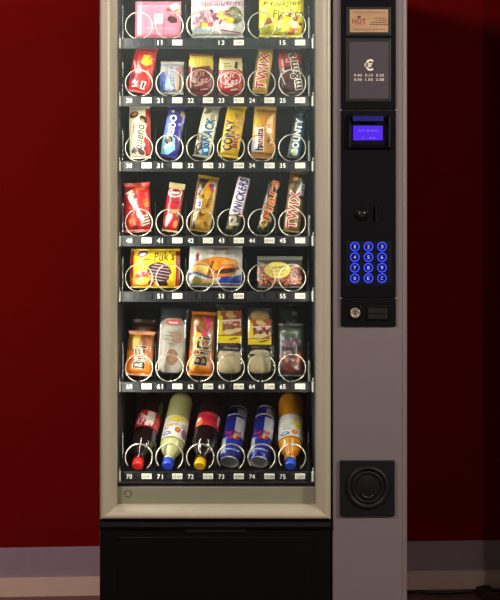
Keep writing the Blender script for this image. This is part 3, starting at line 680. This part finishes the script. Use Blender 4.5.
pack('chocolate_bar', 'black bar with tall red and gold slanted script, above number 44', 'chocolate', 3, 263.2, 178, 13.5, 12.5, 6, '#211f1e', it, (2, 2), '#1c1a19')
it = [G([(-8, 34), (8, 44), (8, 60), (-8, 60)], '#6d5426'), G([(0, 40), (6, 36), (8, 48), (4, 52)], '#e8e2d6'), G([(4, 34), (8.5, 34), (8.5, 58), (6, 58)], '#2a3048'), T('XTRA', 6.6, 44, 13, 2.6, 88, '#cfd2de', .03)] + OT('TWIX', -0.6, 22, 38, 9.6, 90, '#b51f30', '#eadcc6', .02, .05, 2.0) + [R(-7.2, 26, 1.2, 44, 0, '#8a6a2c'), E(-2, 54, 3, 2, 20, '#c9a44c')]
pack('chocolate_bar', 'long gold brown biscuit bar with red letters, rightmost above number 45', 'chocolate', 3, 291, 170.5, 17, 7.5, 7, '#80602a', it, (2.2, 5), '#96783a', sealw=1.25, wr=0.9)

# ---- fifth row
it = [R(-23.4, 20, 3.4, 44, 0, '#a8182a'), R(23, 20, 4.2, 44, 0, '#a8182a'), T('Puk\'s', 9.5, 31.5, 20, 9.4, 4, '#4a2440', .01, .15), E(-12.5, 34, 5.2, 3.2, 15, '#6a3a8c'), E(-12.5, 33.4, 3.8, 1.6, 15, '#e6dcf0'), R(-7.6, 28.2, 7, 1.2, 6, '#c0302a')]
it += [E(4.5, 15, 12.4, 10, -18, '#46233a', 30)]
for i in range(6): it.append(R(4.5 + (i - 2.5) * .8, 15 + (i - 2.5) * 3.0, 22 - abs(i - 2.5) * 2.4, .9, -9, '#c9a7a8'))
it += [G([(-23, 2), (-3, 2), (-4, 12), (-9, 16), (-18, 14), (-23, 10)], '#d8a01e'), G([(-20, 10), (-6, 11), (-8, 16), (-18, 15)], '#b8322a'), E(-13, 6.4, 7.5, 3.4, 6, '#f0d24a'), E(-4, 4.6, 3.4, 2.6, 0, '#8a2430'), E(8, 4, 6, 2.6, 0, '#3a1c2c'), E(15, 6, 2.4, 3, 0, '#e6a72a'), E(17, 10, 2.6, 4, 10, '#f0c83a')]
pack('wafer_snack', 'yellow and red bag of striped chocolate wafers, above number 51', 'wafer', 4, 155, 249.5, 50, 0, 10, '#e8cc22', it, (1.6, 2), '#e3c32a', tilt=9, wr=.8, pinch=.03)
it = [G([(-28, 24), (28, 30), (28, 44), (-28, 44)], '#cdc8bd'), T('Snack', 6, 38.6, 14, 3.6, 2, '#b04038', .02, .2), T('mit Kaugenuss', 8, 33.6, 27, 2.4, 2, '#b06a60', .0), G([(-21, 25), (-17, 25), (-16, 33), (-19, 34)], '#b86a68'), R(-18.6, 29, 2, 5, 10, '#8a3a44'), R(-22, 30, 3, 12, -10, '#e2ddd4'),
      E(0, 18, 22, 12, 6, '#c9861f', 30), E(-14, 16, 10, 9, -30, '#d9a545'), E(-12, 18, 5, 4, -30, '#e8c87a'), E(3, 23, 9, 6, 10, '#e09a26'), E(12, 22, 11, 6.4, 6, '#e58f1c'), E(13, 24.6, 7, 2.6, 4, '#f0b04a'), G([(0, 13), (24, 18), (24, 21), (0, 16)], '#8a3c1c'), G([(-4, 26), (-1, 26), (-6, 10), (-9, 10)], '#8a5a1c'), E(11, 16, 9, 2.6, 8, '#5d2a1a')]
it += [G([(-28, 12), (-18, 14), (-4, 8), (10, 10), (20, 8), (28, 14), (28, 2), (-28, 2)], '#c9c8c8'), G([(-28, 10), (-20, 13), (-4, 6.6), (-2, 9), (-20, 15), (-28, 14)], '#3a4c8e'), G([(2, 4), (26, 4), (26, 13), (18, 11), (6, 10)], '#3550a0'), E(-8, 5, 9, 3.2, 0, '#b9a070'), R(0, 2.4, 50, 1.4, 0, '#8f2c44'), E(-19, 6, 5, 4, 0, '#a5964a')]
pack('pastry_pack', 'white clear pack of golden pastry with blue swoosh, above number 53', 'pastry', 4, 215.2, 246.5, 53.5, 1.0, 12, '#cfcac0', it, (1.6, 2), '#d5d2ca', tilt=9, wr=1.0, pinch=.02)
it = []
rr = random.Random(21)
for i in range(210): it.append(blob(rr.uniform(-22, 22), 2.5 + 20 * rr.random() ** 1.3, rr.uniform(1.1, 1.7), rr.choice(['#c06a54', '#a85242', '#d28c6e', '#83382e', '#cc7a60', '#e0a88c']), i, 9))
it += [E(-2.5, 17.5, 13.2, 8.4, 0, '#e2cf74', 30), T('Erdnüsse', -2, 20.4, 13, 2.6, 4, '#5a4a2a', .02), T('geröstet', -2, 16.4, 15, 2.4, 4, '#6a5a34'), T('& gesalzen', -2, 12.8, 12, 1.8, 4, '#6a5a34')]
pack('nut_bag', 'clear bag of reddish nuts with a yellow oval label, above number 55', 'nuts', 4, 280, 257, 46, 0, 10, '#5f5a54', [(a, b, c) for a, b, c in it], (1.6, 4), '#8a8a84', tilt=9, wr=.9, pinch=.03)

# ---- sixth row
def bifi(label, bx, top, w, roll, yoff, kind):
    it = [G([(-w, 28), (2, 22), (w, 30), (w, 70), (-w, 70)], '#8a5a1e'), G([(-8, 26), (-2, 24), (0, 42), (-8, 44)], '#c3a43a')]
    if kind == 1:
        it += [T('Original', 5, 33, 20, 4.4, 74, '#7d3a6a', .01, .2), E(8, 26, 3, 9, 10, '#b06a28'), G([(-w, 4), (w, 4), (w, 11), (-w, 10)], '#e08a1e')] + OT('BiFi', 0.5, 18, 22, 11.5, 86, '#10121f', '#e6dccc', .018, .028, 2.2)
    else:
        it += [T('Roll', 4.6, 49, 18, 8, 84, '#c23a6c', .05, .1), E(8, 34, 3.6, 12, 6, '#7a4216'), E(0, 7, 10, 6, 0, '#e08c2a'), E(-8, 12, 4, 8, 0, '#ec9a36')] + OT('BiFi', 1.0, 24, 28, 12, 84, '#0e101c', '#cbb79a', .018, .026, 1.6)
    return pack('sausage_snack', label, 'snack', 5, bx, top, w, roll, 12, '#cc7a22' if kind == 1 else '#b8691e', it, (3, 3.5), '#c87a26', tilt=16, wr=1.2, yoff=yoff, group='orange sausage snacks', sealw=1.05)
bifi('shorter orange sausage roll packet with dark letters, above number 60', 138.5, 333, 26.5, 3, 0, 1)
pack('sausage_snack', 'dim brown packet peeking out behind the shorter orange packet', 'snack', 5, 140.2, 321, 24, 3, 10, '#6e3a1e', [E(0, 40, 9, 3, 0, '#8d6a4e'), R(0, 45, 22, 1, 0, '#a0492a')], (3, 3.5), '#6a3626', tilt=16, yoff=0.10, group='orange sausage snacks')
bifi('taller orange sausage roll packet with a pink word, above number 62', 200, 313.5, 25, 3, 0, 2)

CLEARP = clear('clear_plastic', '#eeeef2', 2.6, 0.06, 1.5, 0.6)
def tray_pack(name, label, bx, top, w, roll, build, group=None, yoff=0.0, thick=0.030, tilt=16, row=5):
    y0 = RINGY + 0.018 + thick / 2 + yoff
    extra = (w / 2) * S * abs(sin(radians(roll)))
    L = solve_len(row, y0, roll, tilt, top); H = L / S
    root = empty(name); place(root, bx, row, y0, roll, tilt, extra + 0.006); tag(root, label, 'sandwich', group)
    # clear shell with rounded corners and a flange
    bm = bmesh.new(); bmesh.ops.create_cube(bm, size=1)
    for v in bm.verts: v.co = Vector((v.co.x * w * S * (1.0 if v.co.y > 0 else 0.9), v.co.y * thick, L / 2 + v.co.z * L * (1.0 if v.co.y > 0 else 0.95)))
    bmesh.ops.bevel(bm, geom=bm.edges[:], offset=0.006, segments=3, affect='EDGES', profile=0.5)
    bm.verts.index_update(); mb = MB(); mb.add([v.co for v in bm.verts], [[v.index for v in f.verts] for f in bm.faces], CLEARP, True); bm.free()
    mb.build('clear_shell', root)
    mb = MB(); fl = [(-w / 2, 0.5), (w / 2, 0.5), (w / 2, H - 0.5), (-w / 2, H - 0.5)]
    rr_ = 2.5; pts = []
    for (cx_, cy_, a0) in ((w / 2 - rr_, 0.5 + rr_, -90), (w / 2 - rr_, H - .5 - rr_, 0), (-w / 2 + rr_, H - .5 - rr_, 90), (-w / 2 + rr_, .5 + rr_, 180)):
        for i in range(5):
            a = radians(a0 + 22.5 * i); pts.append(((cx_ + rr_ * cos(a)) * S, thick / 2 - 0.001, (cy_ + rr_ * sin(a)) * S))
    pts.append(pts[0]); mb.tube(pts, 0.0011, clear('flange_plastic', '#c8c8d2', 3.0, 0.12, 1.5), 6, False); mb.build('flange', root)
    build(root, w, H, thick)
    return root
def loaf(mb, u0, u1, v0, v1, y, d, m, seed=0, n=20, k=14, p=2.5):
    vs = []; fs = []
    for j in range(k + 1):
        q = -1 + 2 * j / k; rr_ = max(0.02, (1 - abs(q) ** p)) ** (1 / p)
        for i in range(n):
            a = 2 * pi * i / n
            bpn = 1 + 0.08 * noise.noise(Vector((cos(a) * 2, sin(a) * 2, q * 3 + seed)))
            vs.append((((u0 + u1) / 2 + (u1 - u0) / 2 * cos(a) * rr_ * bpn) * S, y + d * sin(a) * rr_ * bpn, ((v0 + v1) / 2 + (v1 - v0) / 2 * q) * S))
    for j in range(k):
        for i in range(n): fs.append((j * n + i, j * n + (i + 1) % n, (j + 1) * n + (i + 1) % n, (j + 1) * n + i))
    mb.add(vs, fs, m, True)
BREAD = mat('#b98f58', 0.7, noise_amt=0.25, nscale=60, bump=0.3); CREAMB = mat('#bfa878', 0.7, noise_amt=0.15, nscale=90, bump=0.2)
def sandwich_fill(hasbun):
    def build(root, w, H, th):
        mb = MB(); loaf(mb, -w * .40, w * .40, 1.5, H * .36, .001, .0115, CREAMB, 1, p=5); loaf(mb, -w * .36, w * .36, H * .36, H * .5, .003, .009, mat('#4a2220', 0.5, noise_amt=.3, nscale=60), 4)
        mb.build('bread_roll', root)
        mb = MB()
        if hasbun: loaf(mb, -w * .36, w * .36, H * .76, H * .93, .002, .010, BREAD, 6)
        else: loaf(mb, -w * .30, w * .34, H * .86, H * .95, .006, .006, mat('#3a2b30', 0.4), 6)
        mb.build('bun_top', root)
        mb = MB(); y = -th / 2 * 0.55
        v0, v1 = H * .43, H * (.87 if not hasbun else .79); ww = w * .84
        mb.box((-ww / 2 * S, y - 0.0006, v0 * S), (ww / 2 * S, y + 0.0006, v1 * S), mat('#d8c012', 0.45))
        hh = v1 - v0
        it = [R(0, v0 + hh * .10, ww, hh * .22, 0, '#e8cf10'), R(0, v0 + hh * .235, ww, .7, 0, '#7a1c1c'), R(1.5, v0 + hh * .62, ww * .87, hh * .74, 0, '#a8542e'), R(-ww * .36, v0 + hh * .55, 3.4, hh * .6, 0, '#e8cf10')]
        it += [blob(1.6, v0 + hh * .82, ww * .36, '#d0a058', 3, 18, .42), blob(1.0, v0 + hh * .86, ww * .25, '#e2bf80', 5, 18, .3), blob(2, v0 + hh * .36, ww * .37, '#e2c890', 7, 18, .32), R(1.5, v0 + hh * .70, ww * .8, 1.6, 3, '#f0e4d4')]
        rq = random.Random(int(w * 10))
        for q in range(9): it.append(blob(rq.uniform(-6, 9), v0 + hh * rq.uniform(.56, .68), rq.uniform(1.6, 2.8), rq.choice(['#b01c24', '#d44038', '#e8d4c4', '#8c141c', '#e6b8a0']), q, 10, .6))
        for q in range(9): it.append(blob(rq.uniform(-6, 9), v0 + hh * rq.uniform(.44, .53), rq.uniform(1.0, 2.2), rq.choice(['#3a4030', '#5c6a42', '#2c2620', '#8a8a66']), q, 10, .5))
        it += [R(4, v0 + hh * .13, 8, 1.1, 14, '#3a3414')]
        lay(mb, it, lambda u, v, e: (u * S, y - 0.0006 - e * .001, v * S), (-ww / 2, ww / 2, v0, v1), None, deps=.03, mk=lambda c: mat(c, 0.4))
        mb.build('picture_label', root)
        mb = MB(); it = [R(0, H * .335, w * .74, 2.6, -3, '#2b2426'), R(2, H * .36, w * .5, 1.2, -5, '#8a7a70')] if not hasbun else [R(0, H * .27, w * .74, 2.4, -4, '#2b2426'), T('Snack', 1, H * .27, 12, 2.0, -4, '#d8d0c8', .02)]
        lay(mb, it, lambda u, v, e: (u * S, y - 0.0012 - e * .001, v * S), (-w / 2, w / 2, 0, H), None, deps=.03, mk=lambda c: mat(c, 0.4)); mb.build('banderole', root)
    return build
def wrap_fill(root, w, H, th):
    mb = MB(); cr = mat('#b9af9c', 0.4, noise_amt=.18, nscale=40, bump=.8)
    loaf(mb, -w * .43, w * .43, 2, H * .82, .002, .0115, cr, 3, p=7)
    mb.build('paper_sleeve', root)
    mb = MB(); loaf(mb, -w * .20, w * .24, 7, H * .40, -.004, .0075, mat('#a06a44', 0.6, noise_amt=.2, nscale=50), 8); loaf(mb, -w * .1, w * .34, H * .40, H * .66, -.003, .0072, mat('#b98a68', 0.6), 9); mb.build('filled_roll', root)
    mb = MB(); y = -th / 2 + 0.0005
    it = [E(0.5, H * .745, 7.8, 2.5, -2, '#b8202a'), T('Snack', 0.5, H * .745, 9, 1.9, -2, '#efdcd8', .03)] + [R(1, H * (.60 - .055 * i), wd, 1.0, -4, '#6b6058') for i, wd in enumerate((12, 17, 19, 11))]
    lay(mb, it, lambda u, v, e: (u * S, y - e * .001 - 0.001, v * S), (-w / 2, w / 2, 0, H), None, deps=.03, mk=lambda c: mat(c, 0.4)); mb.build('brand_sticker', root)
tray_pack('sandwich_pack', 'clear plastic pack with a cream sleeve and small red oval, above number 61', 170.5, 309, 31, 2, wrap_fill, 'clear sandwich packs')
tray_pack('sandwich_pack', 'clear sandwich pack with picture label set higher, above number 63', 229.3, 304.5, 29, 0, sandwich_fill(False), 'clear sandwich packs')
tray_pack('sandwich_pack', 'clear sandwich pack with a bun above its picture label, above number 64', 259.8, 308, 28, 0, sandwich_fill(True), 'clear sandwich packs')
it = [R(0, 27, 30, 60, 0, '#42231f'), E(-6, 15, 5.5, 9, 25, '#653429'), E(6, 15, 5.2, 10, -15, '#70392d'), E(-1, 6, 9, 4, 0, '#6a3428'), E(-6, 17, 2.0, 5, 25, '#b07a64'), E(7, 17, 1.6, 5.5, -15, '#b8836e'), E(-4, 22, 5, 2.6, 10, '#8a7a78'), G([(-15, 30), (15, 30), (15, 56), (-15, 56)], '#3f4640'), E(0, 33, 10, 5, 0, '#6e5460'), E(1, 41, 10, 4, 0, '#4b5a42'), R(0, 47, 24, 3, -12, '#5d5c58'), R(-4, 43.4, 14, 1, -10, '#7a7a72'), R(0, 36, 12, 1, -6, '#4a4248')]
pack('bread_pack', 'dim clear bag of brown rolls with a greyish label, above number 65', 'bread', 5, 291.5, 325, 27, 0, 13, '#54302a', it, (2, 2.5), '#5c5650', tilt=16, wr=1.2)
pack('bread_pack', 'dark green bag standing behind the brown rolls in the sixth row', 'bread', 5, 289.3, 305, 26.5, 1, 13, '#1f3a26', [blob(-3, 62, 3, '#3b6045', 1), blob(6, 66, 2, '#2c5236', 3)], (2, 2.5), '#274a30', tilt=16, wr=1.6, yoff=0.09)

# ---- bottom row: bottles and cans lying head-down against the spiral
def lean(name, label, cat, bx, roll, tilt, y0, lift, group=None):
    root = empty(name); root.location = (X(bx, y0), y0, FZ[6] + lift)
    root.rotation_mode = 'QUATERNION'
    root.rotation_quaternion = (Matrix.Rotation(-radians(tilt), 3, 'X') @ Matrix.Rotation(radians(roll), 3, 'Y')).to_quaternion()
    return tag(root, label, cat, group)
def cyl_map(r, a0, th0=-pi / 2):
    return lambda u, v, e: ((r + e * .001) * cos(th0 + u * S / r), (r + e * .001) * sin(th0 + u * S / r), a0 + v * S)
def bottle(label, bx, roll, liquid, capc, lab, items, la, lb, ridges, rmax=0.0315, L=0.236, tilt=52, group='plastic bottles in the bottom row'):
    root = lean('bottle', label, 'bottle', bx, roll, tilt, RINGY + 0.006, 0.0132, group)
    mb = MB(); mb.lathe([(0.0128, 0.0), (0.0142, 0.0012), (0.0145, 0.003), (0.0145, 0.015), (0.0135, 0.0165)], mat(capc, 0.4), 60, rib=1, ribamp=-0.0004)
    mb.lathe([(0.0148, 0.0165), (0.0148, 0.019), (0.013, 0.0195)], mat(capc, 0.4), 40, cap=(False, False)); mb.build('cap', root)
    pr = [(0.0115, 0.0185), (0.0125, 0.021), (0.0155, 0.0225), (0.0155, 0.0245), (0.0125, 0.026), (0.0130, 0.030), (0.0160, 0.036), (0.0215, 0.045), (0.0265, 0.055), (0.0300, 0.067), (rmax - 0.0004, 0.072)]
    pr += [(rmax - 0.001, la - 0.002), (rmax - 0.0012, la), (rmax - 0.0012, lb), (rmax, lb + 0.003)]
    a = lb + 0.006
    while ridges and a < L - 0.035:
        pr += [(rmax, a), (rmax - 0.0018, a + 0.004), (rmax, a + 0.008)]; a += 0.0105
    pr += [(rmax, L - 0.022), (rmax - 0.003, L - 0.010), (rmax - 0.008, L - 0.002), (rmax - 0.013, L), (0.004, L - 0.008)]
    mb = MB(); mb.lathe(pr, liquid, 48); mb.build('bottle_body', root)
    mb = MB(); r2 = rmax - 0.0004
    cu_ = pi * r2 / S; hh_ = (lb - la) / S
    cut_and_add(mb, [(-cu_, 0), (cu_, 0), (cu_, hh_), (-cu_, hh_)], [(0, 1, 2, 3)], cyl_map(r2, la), (-cu_, cu_, 0, hh_), (0, cu_ / 24, 0, 0), 0, mat(lab, 0.45))
    lay(mb, items, cyl_map(r2, la), (-22, 22, 0.1, hh_ - .1), (0, cu_ / 24, 0, 0), mk=lambda c: mat(c, 0.45))
    mb.build('label', root)
    return root
COLA = mat('#1a0c0c', 0.12, coat=0.6, spec=0.6)
LIME = mat('#b2ac72', 0.2, coat=0.5); ORNG = mat('#c07a12', 0.2, coat=0.5)
lh = 0.050 / S
it = [T('Coca', -9.5, 12.5, 13, 6.4, 60, '#f0e4e0', .01, .3), T('Cola', -4.8, 9, 12, 6.4, 60, '#f0e4e0', .01, .3), R(4.2, 12.5, 8, 15, 0, '#e6dcd2')] + [R(4.2, 9 + i * 1.0, 7, .4, 0, '#7a7470') for i in range(10)] + [E(12.6, 11, 4, 5, 0, '#d3414a'), R(1.5, 3.5, 4.4, 4.4, 0, '#e9dcd4'), R(6, 3.4, 2.6, 2.6, 0, '#e9dcd4'), T('Zero', 13, 4, 6, 2.2, 0, '#f0d8d8')]
bottle('dark cola bottle with red label and red cap, head-down above number 70', 137.4, 7, COLA, '#c8201c', '#b01a24', it, 0.108, 0.163, False)
it = [E(2, 24, 11, 3.2, 4, '#e4c83a'), T('Citro', -3.5, 15.5, 15, 4.6, 14, '#b04a3a', .02, .2), E(4.5, 9.5, 3.2, 3.4, 0, '#c8532a'), E(4.5, 9.5, 1.6, 1.6, 0, '#e58a3c'), E(-7, 4.4, 5.5, 2.6, 0, '#2e3c6a'), E(-7, 4.6, 4, 1.2, 0, '#b9c0d6'), R(11, 15, 8, 1.2, 10, '#7a3a5a'), R(11.5, 18, 7, 1.2, 10, '#7a3a5a'), R(-9, 10.6, 7, 1.0, 0, '#6a5a6a'), E(13, 8, 4, 6, 0, '#8a5a78'), R(-2, 19.6, 12, 1.0, 6, '#9a8a90')]
bottle('pale yellow lemonade bottle with white label and blue cap, above number 71', 167.4, 6.8, LIME, '#2340b8', '#dcd6cc', it, 0.074, 0.146, True)
it = [E(-10, 6, 4.5, 6, 20, '#d9c8bc'), E(-8, 4, 4, 4, 0, '#d2762a'), E(-9.6, 9, 2.4, 3, 0, '#efe6de'), R(13.5, 12, 3, 14, 0, '#e8d6d2'), E(2, 10, 7, 5, 0, '#b81e30'), E(4, 15, 6, 2, 0, '#d84a58')]
bottle('dark cola bottle with red label and yellow cap, above number 72', 199.5, 7.2, COLA, '#dca012', '#c22434', it, 0.112, 0.158, False)
it = [E(6.5, 17, 3, 7.5, 16, '#e0c02a'), E(9, 19, 2.0, 6.0, 30, '#f0d84a'), R(-5, 19, 7, 8, 10, '#cfcab8'), E(4, 5.6, 3.2, 3.0, 0, '#d0602a'), E(4, 5.8, 1.6, 1.6, 0, '#e89a4a'), E(-6.5, 3.6, 5.2, 2.4, 0, '#2c3a6c'), E(-6.5, 3.8, 3.6, 1.1, 0, '#b9c0d6'), R(-4, 9.5, 9, 1.1, 0, '#8a8a90'), R(-5, 12, 7, .9, 0, '#8a8a90'), E(12, 5, 3, 4, 0, '#b8b2a4'), T('Orange', -3.5, 15, 12, 2.8, 8, '#9a7a6a', .01)]
bottle('orange juice bottle with pale fruit label and blue cap, rightmost above number 75', 290.2, 2, ORNG, '#2a4fc0', '#cfcac2', it, 0.074, 0.148, True, rmax=0.0325)
SILV = mat('#cfccd0', 0.35, 0.45)
def can(label, bx, roll, yoff=0.0, tilt=46, lift=0.0195, dim=False):
    root = lean('drink_can', label, 'can', bx, roll, tilt, RINGY + 0.026 + yoff, lift, 'slim drink cans in the bottom row')
    r, L = 0.0265, 0.135
    BL = mat('#18227a', 0.3, 0.35)
    mb = MB(); mb.lathe([(0.0225, 0.004), (0.024, 0.006), (r, 0.014)], BL, 48, cap=(False, False)); mb.lathe([(r, L - 0.012), (0.0245, L - 0.004)], BL, 48, cap=(False, False))
    cu_ = pi * r / S; hl, hh_ = 0.014 / S, (L - 0.012) / S
    cut_and_add(mb, [(-cu_, hl), (cu_, hl), (cu_, hh_), (-cu_, hh_)], [(0, 1, 2, 3)], cyl_map(r, 0.0), (-cu_, cu_, hl, hh_), (0, cu_ / 24, 0, 0), 0, BL)
    SV = '#b3b2ba'; MKC = lambda c: mat(c, 0.3, 0.35)
    it = [G([(-35, 2), (0, 2), (0, 26), (-35, 26)], SV), G([(1, 26), (35, 26), (35, 52), (1, 52)], SV), G([(-4.5, 2), (4.5, 2), (9, 22), (1, 26), (-7, 22)], '#1f2f9c'), G([(2, 27), (11, 29), (12, 50), (7, 50)], '#c4c3c8'),
          G([(-12, 24), (-3, 23), (1, 29), (-10, 31)], '#1c2a8e'), R(0, 9.0, 18, 1.6, 0, '#d6d6dc'), T('ENERGY DRINK', 0, 9.0, 14, 1.3, 0, '#22308c', .02), E(3.5, 24.5, 3.6, 2.8, 0, '#d8a83a'), blob(-1.5, 23.8, 2.6, '#b81e34', 2), blob(5.2, 23.4, 2.4, '#b81e34', 6), T('Red Bull', 0, 29.5, 17, 3.6, 4, '#b5203c', .04)]
    lay(mb, it, cyl_map(r, 0.0), (-cu_, cu_, 5.6, (L - 0.012) / S), (0, cu_ / 24, 0, 0), mk=MKC)
    mb.build('can_body', root)
    mb = MB(); mb.lathe([(0.0222, 0.0052), (0.0232, 0.001), (0.0236, 0.0), (0.0226, 0.0), (0.0212, 0.0045), (0.019, 0.0052), (0.002, 0.005)], SILV, 48, cap=(False, True)); mb.build('lid', root)
    mb = MB(); mb.lathe([(0.0246, L - 0.0045), (0.0250, L - 0.002), (0.0246, L), (0.021, L - 0.002), (0.018, L - 0.006), (0.002, L - 0.005)], SILV, 48, cap=(False, True)); mb.build('rim', root)
    return root
can('blue and silver slim can, left one of the front pair, above number 73', 229.5, 7)
can('blue and silver slim can, right one of the front pair, above number 74', 258.8, 7)
can('dim slim can lying behind the front can of number 73', 231.5, 7, 0.100, lift=0.0245)
can('dim slim can lying behind the front can of number 74', 260.5, 7, 0.100, lift=0.0245)

# ------------------------------------------------------------------ cable and power strip on the floor
pts = [(0.34, 0.74, 0.006), (0.40, 0.80, 0.006), (X(415, .85), 0.845, 0.006), (X(428, .84), 0.838, 0.005), (X(450, .84), 0.838, 0.005), (X(470, .85), 0.845, 0.006), (X(480, .85), 0.845, 0.012)]
def smooth(pts, n=8):
    P_ = [Vector(p) for p in pts]; out = []
    for i in range(len(P_) - 1):
        a, b, c, d = P_[max(i - 1, 0)], P_[i], P_[i + 1], P_[min(i + 2, len(P_) - 1)]
        for k in range(n):
            t = k / n
            out.append(0.5 * ((2 * b) + (c - a) * t + (2 * a - 5 * b + 4 * c - d) * t * t + (3 * b - a - 3 * c + d) * t ** 3))
    return out + [P_[-1]]
mb = MB(); mb.tube(smooth(pts), 0.0045, mat('#08080a', 0.4), 10); o = mb.build('power_cable'); tag(o, 'black cable running along the floor from behind the vending machine', 'cable')
root = empty('power_strip', (0.722, 0.80, 0.0)); root.rotation_euler = (0, 0, radians(28)); tag(root, 'dark brown power strip at the end of the black cable in the shadow', 'power strip')
mb = MB(); mb.box((-0.02, -0.11, 0.001), (0.02, 0.035, 0.030), mat('#4a2a26', 0.5), 0.006); mb.build('strip_body', root)
for k in range(3):
    mb = MB(); mb.lathe([(0.0165, 0), (0.0165, 0.003), (0.0145, 0.003), (0.014, 0.0005)], mat('#2a1715', 0.5), 28, (0, 0.008 - 0.042 * k, 0.0295), cap=(False, True)); mb.build('socket', root)
mb = MB(); mb.box((-0.012, -0.116, 0.006), (0.012, -0.108, 0.024), mat('#9a8078', 0.5), 0.002); mb.build('end_cap', root)

# ================================================================== LIGHT
def area(name, loc, target, size, size_y, power, col, spread=None):
    l = bpy.data.lights.new(name, 'AREA'); l.shape = 'RECTANGLE'; l.size = size; l.size_y = size_y; l.energy = power; l.color = col
    if spread: l.spread = spread
    o = bpy.data.objects.new(name, l); C.objects.link(o); o.location = loc
    o.rotation_euler = (Vector(target) - Vector(loc)).to_track_quat('-Z', 'Y').to_euler(); return o
warm = (1.0, 0.90, 0.76); neut = (1.0, 0.93, 0.84); pinkw = (1.0, 0.86, 0.82)
zc, hh = (Z(-38) + Z(478)) / 2, (Z(-38) - Z(478))
for px, sg in ((112.5, 1), (319.5, -1)):
    o = area('machine_tube', (X(px), 0.053, zc), (X(px) + sg * 0.5, 0.053 + 0.28, zc), 0.014, hh, 7.2, neut)
    # long side vertical
    d = Vector((sg * 0.5, 0.28, 0)).normalized(); zz = -d; yy = Vector((0, 0, 1)); xx = yy.cross(zz)
    o.rotation_euler = Matrix((xx, yy, zz)).transposed().to_euler()
area('machine_tube_top', (X(216), 0.055, 1.77), (X(216), 0.16, 1.3), 0.46, 0.02, 0.5, (0.92, 1.0, 0.98))
area('ceiling_lamp_left', (-1.5, -1.5, 2.25), (-1.0, 0.9, 0.9), 0.4, 0.4, 48, pinkw)
area('side_lamp_right', (2.2, -1.5, 2.0), (0.2, 0.0, 1.0), 0.3, 0.3, 50, warm)
area('ceiling_lamp_right', (1.25, -2.2, 2.55), (0.4, 0.6, 0.9), 0.06, 0.06, 10, warm)
area('haze_fill_light', (0, -4.2, 2.62), (0, -5.1, 1.9), 2.4, 0.2, 40, (0.96, 1.0, 1.0))  # added light, brightens wall_front for the haze reflected in the glass
w = bpy.data.worlds.new('room_dusk'); sc.world = w; w.use_nodes = True
w.node_tree.nodes['Background'].inputs['Color'].default_value = (0.05, 0.042, 0.045, 1); w.node_tree.nodes['Background'].inputs['Strength'].default_value = 0.4

# ================================================================== CAMERA
cam = bpy.data.cameras.new('camera'); cam.sensor_fit = 'VERTICAL'; cam.sensor_height = 36; cam.lens = 36 * CAM_D / (600 * K)
cam.shift_y = -(300 - HOR) / 600; cam.clip_start = 0.05
co = bpy.data.objects.new('camera', cam); C.objects.link(co); co.location = (0, -CAM_D, CAM_H); co.rotation_euler = (pi / 2, 0, 0); sc.camera = co
sc.view_settings.view_transform = 'Standard'; sc.view_settings.look = 'None'; sc.view_settings.exposure = 0; sc.view_settings.gamma = 1
sc.view_settings.use_curve_mapping = False
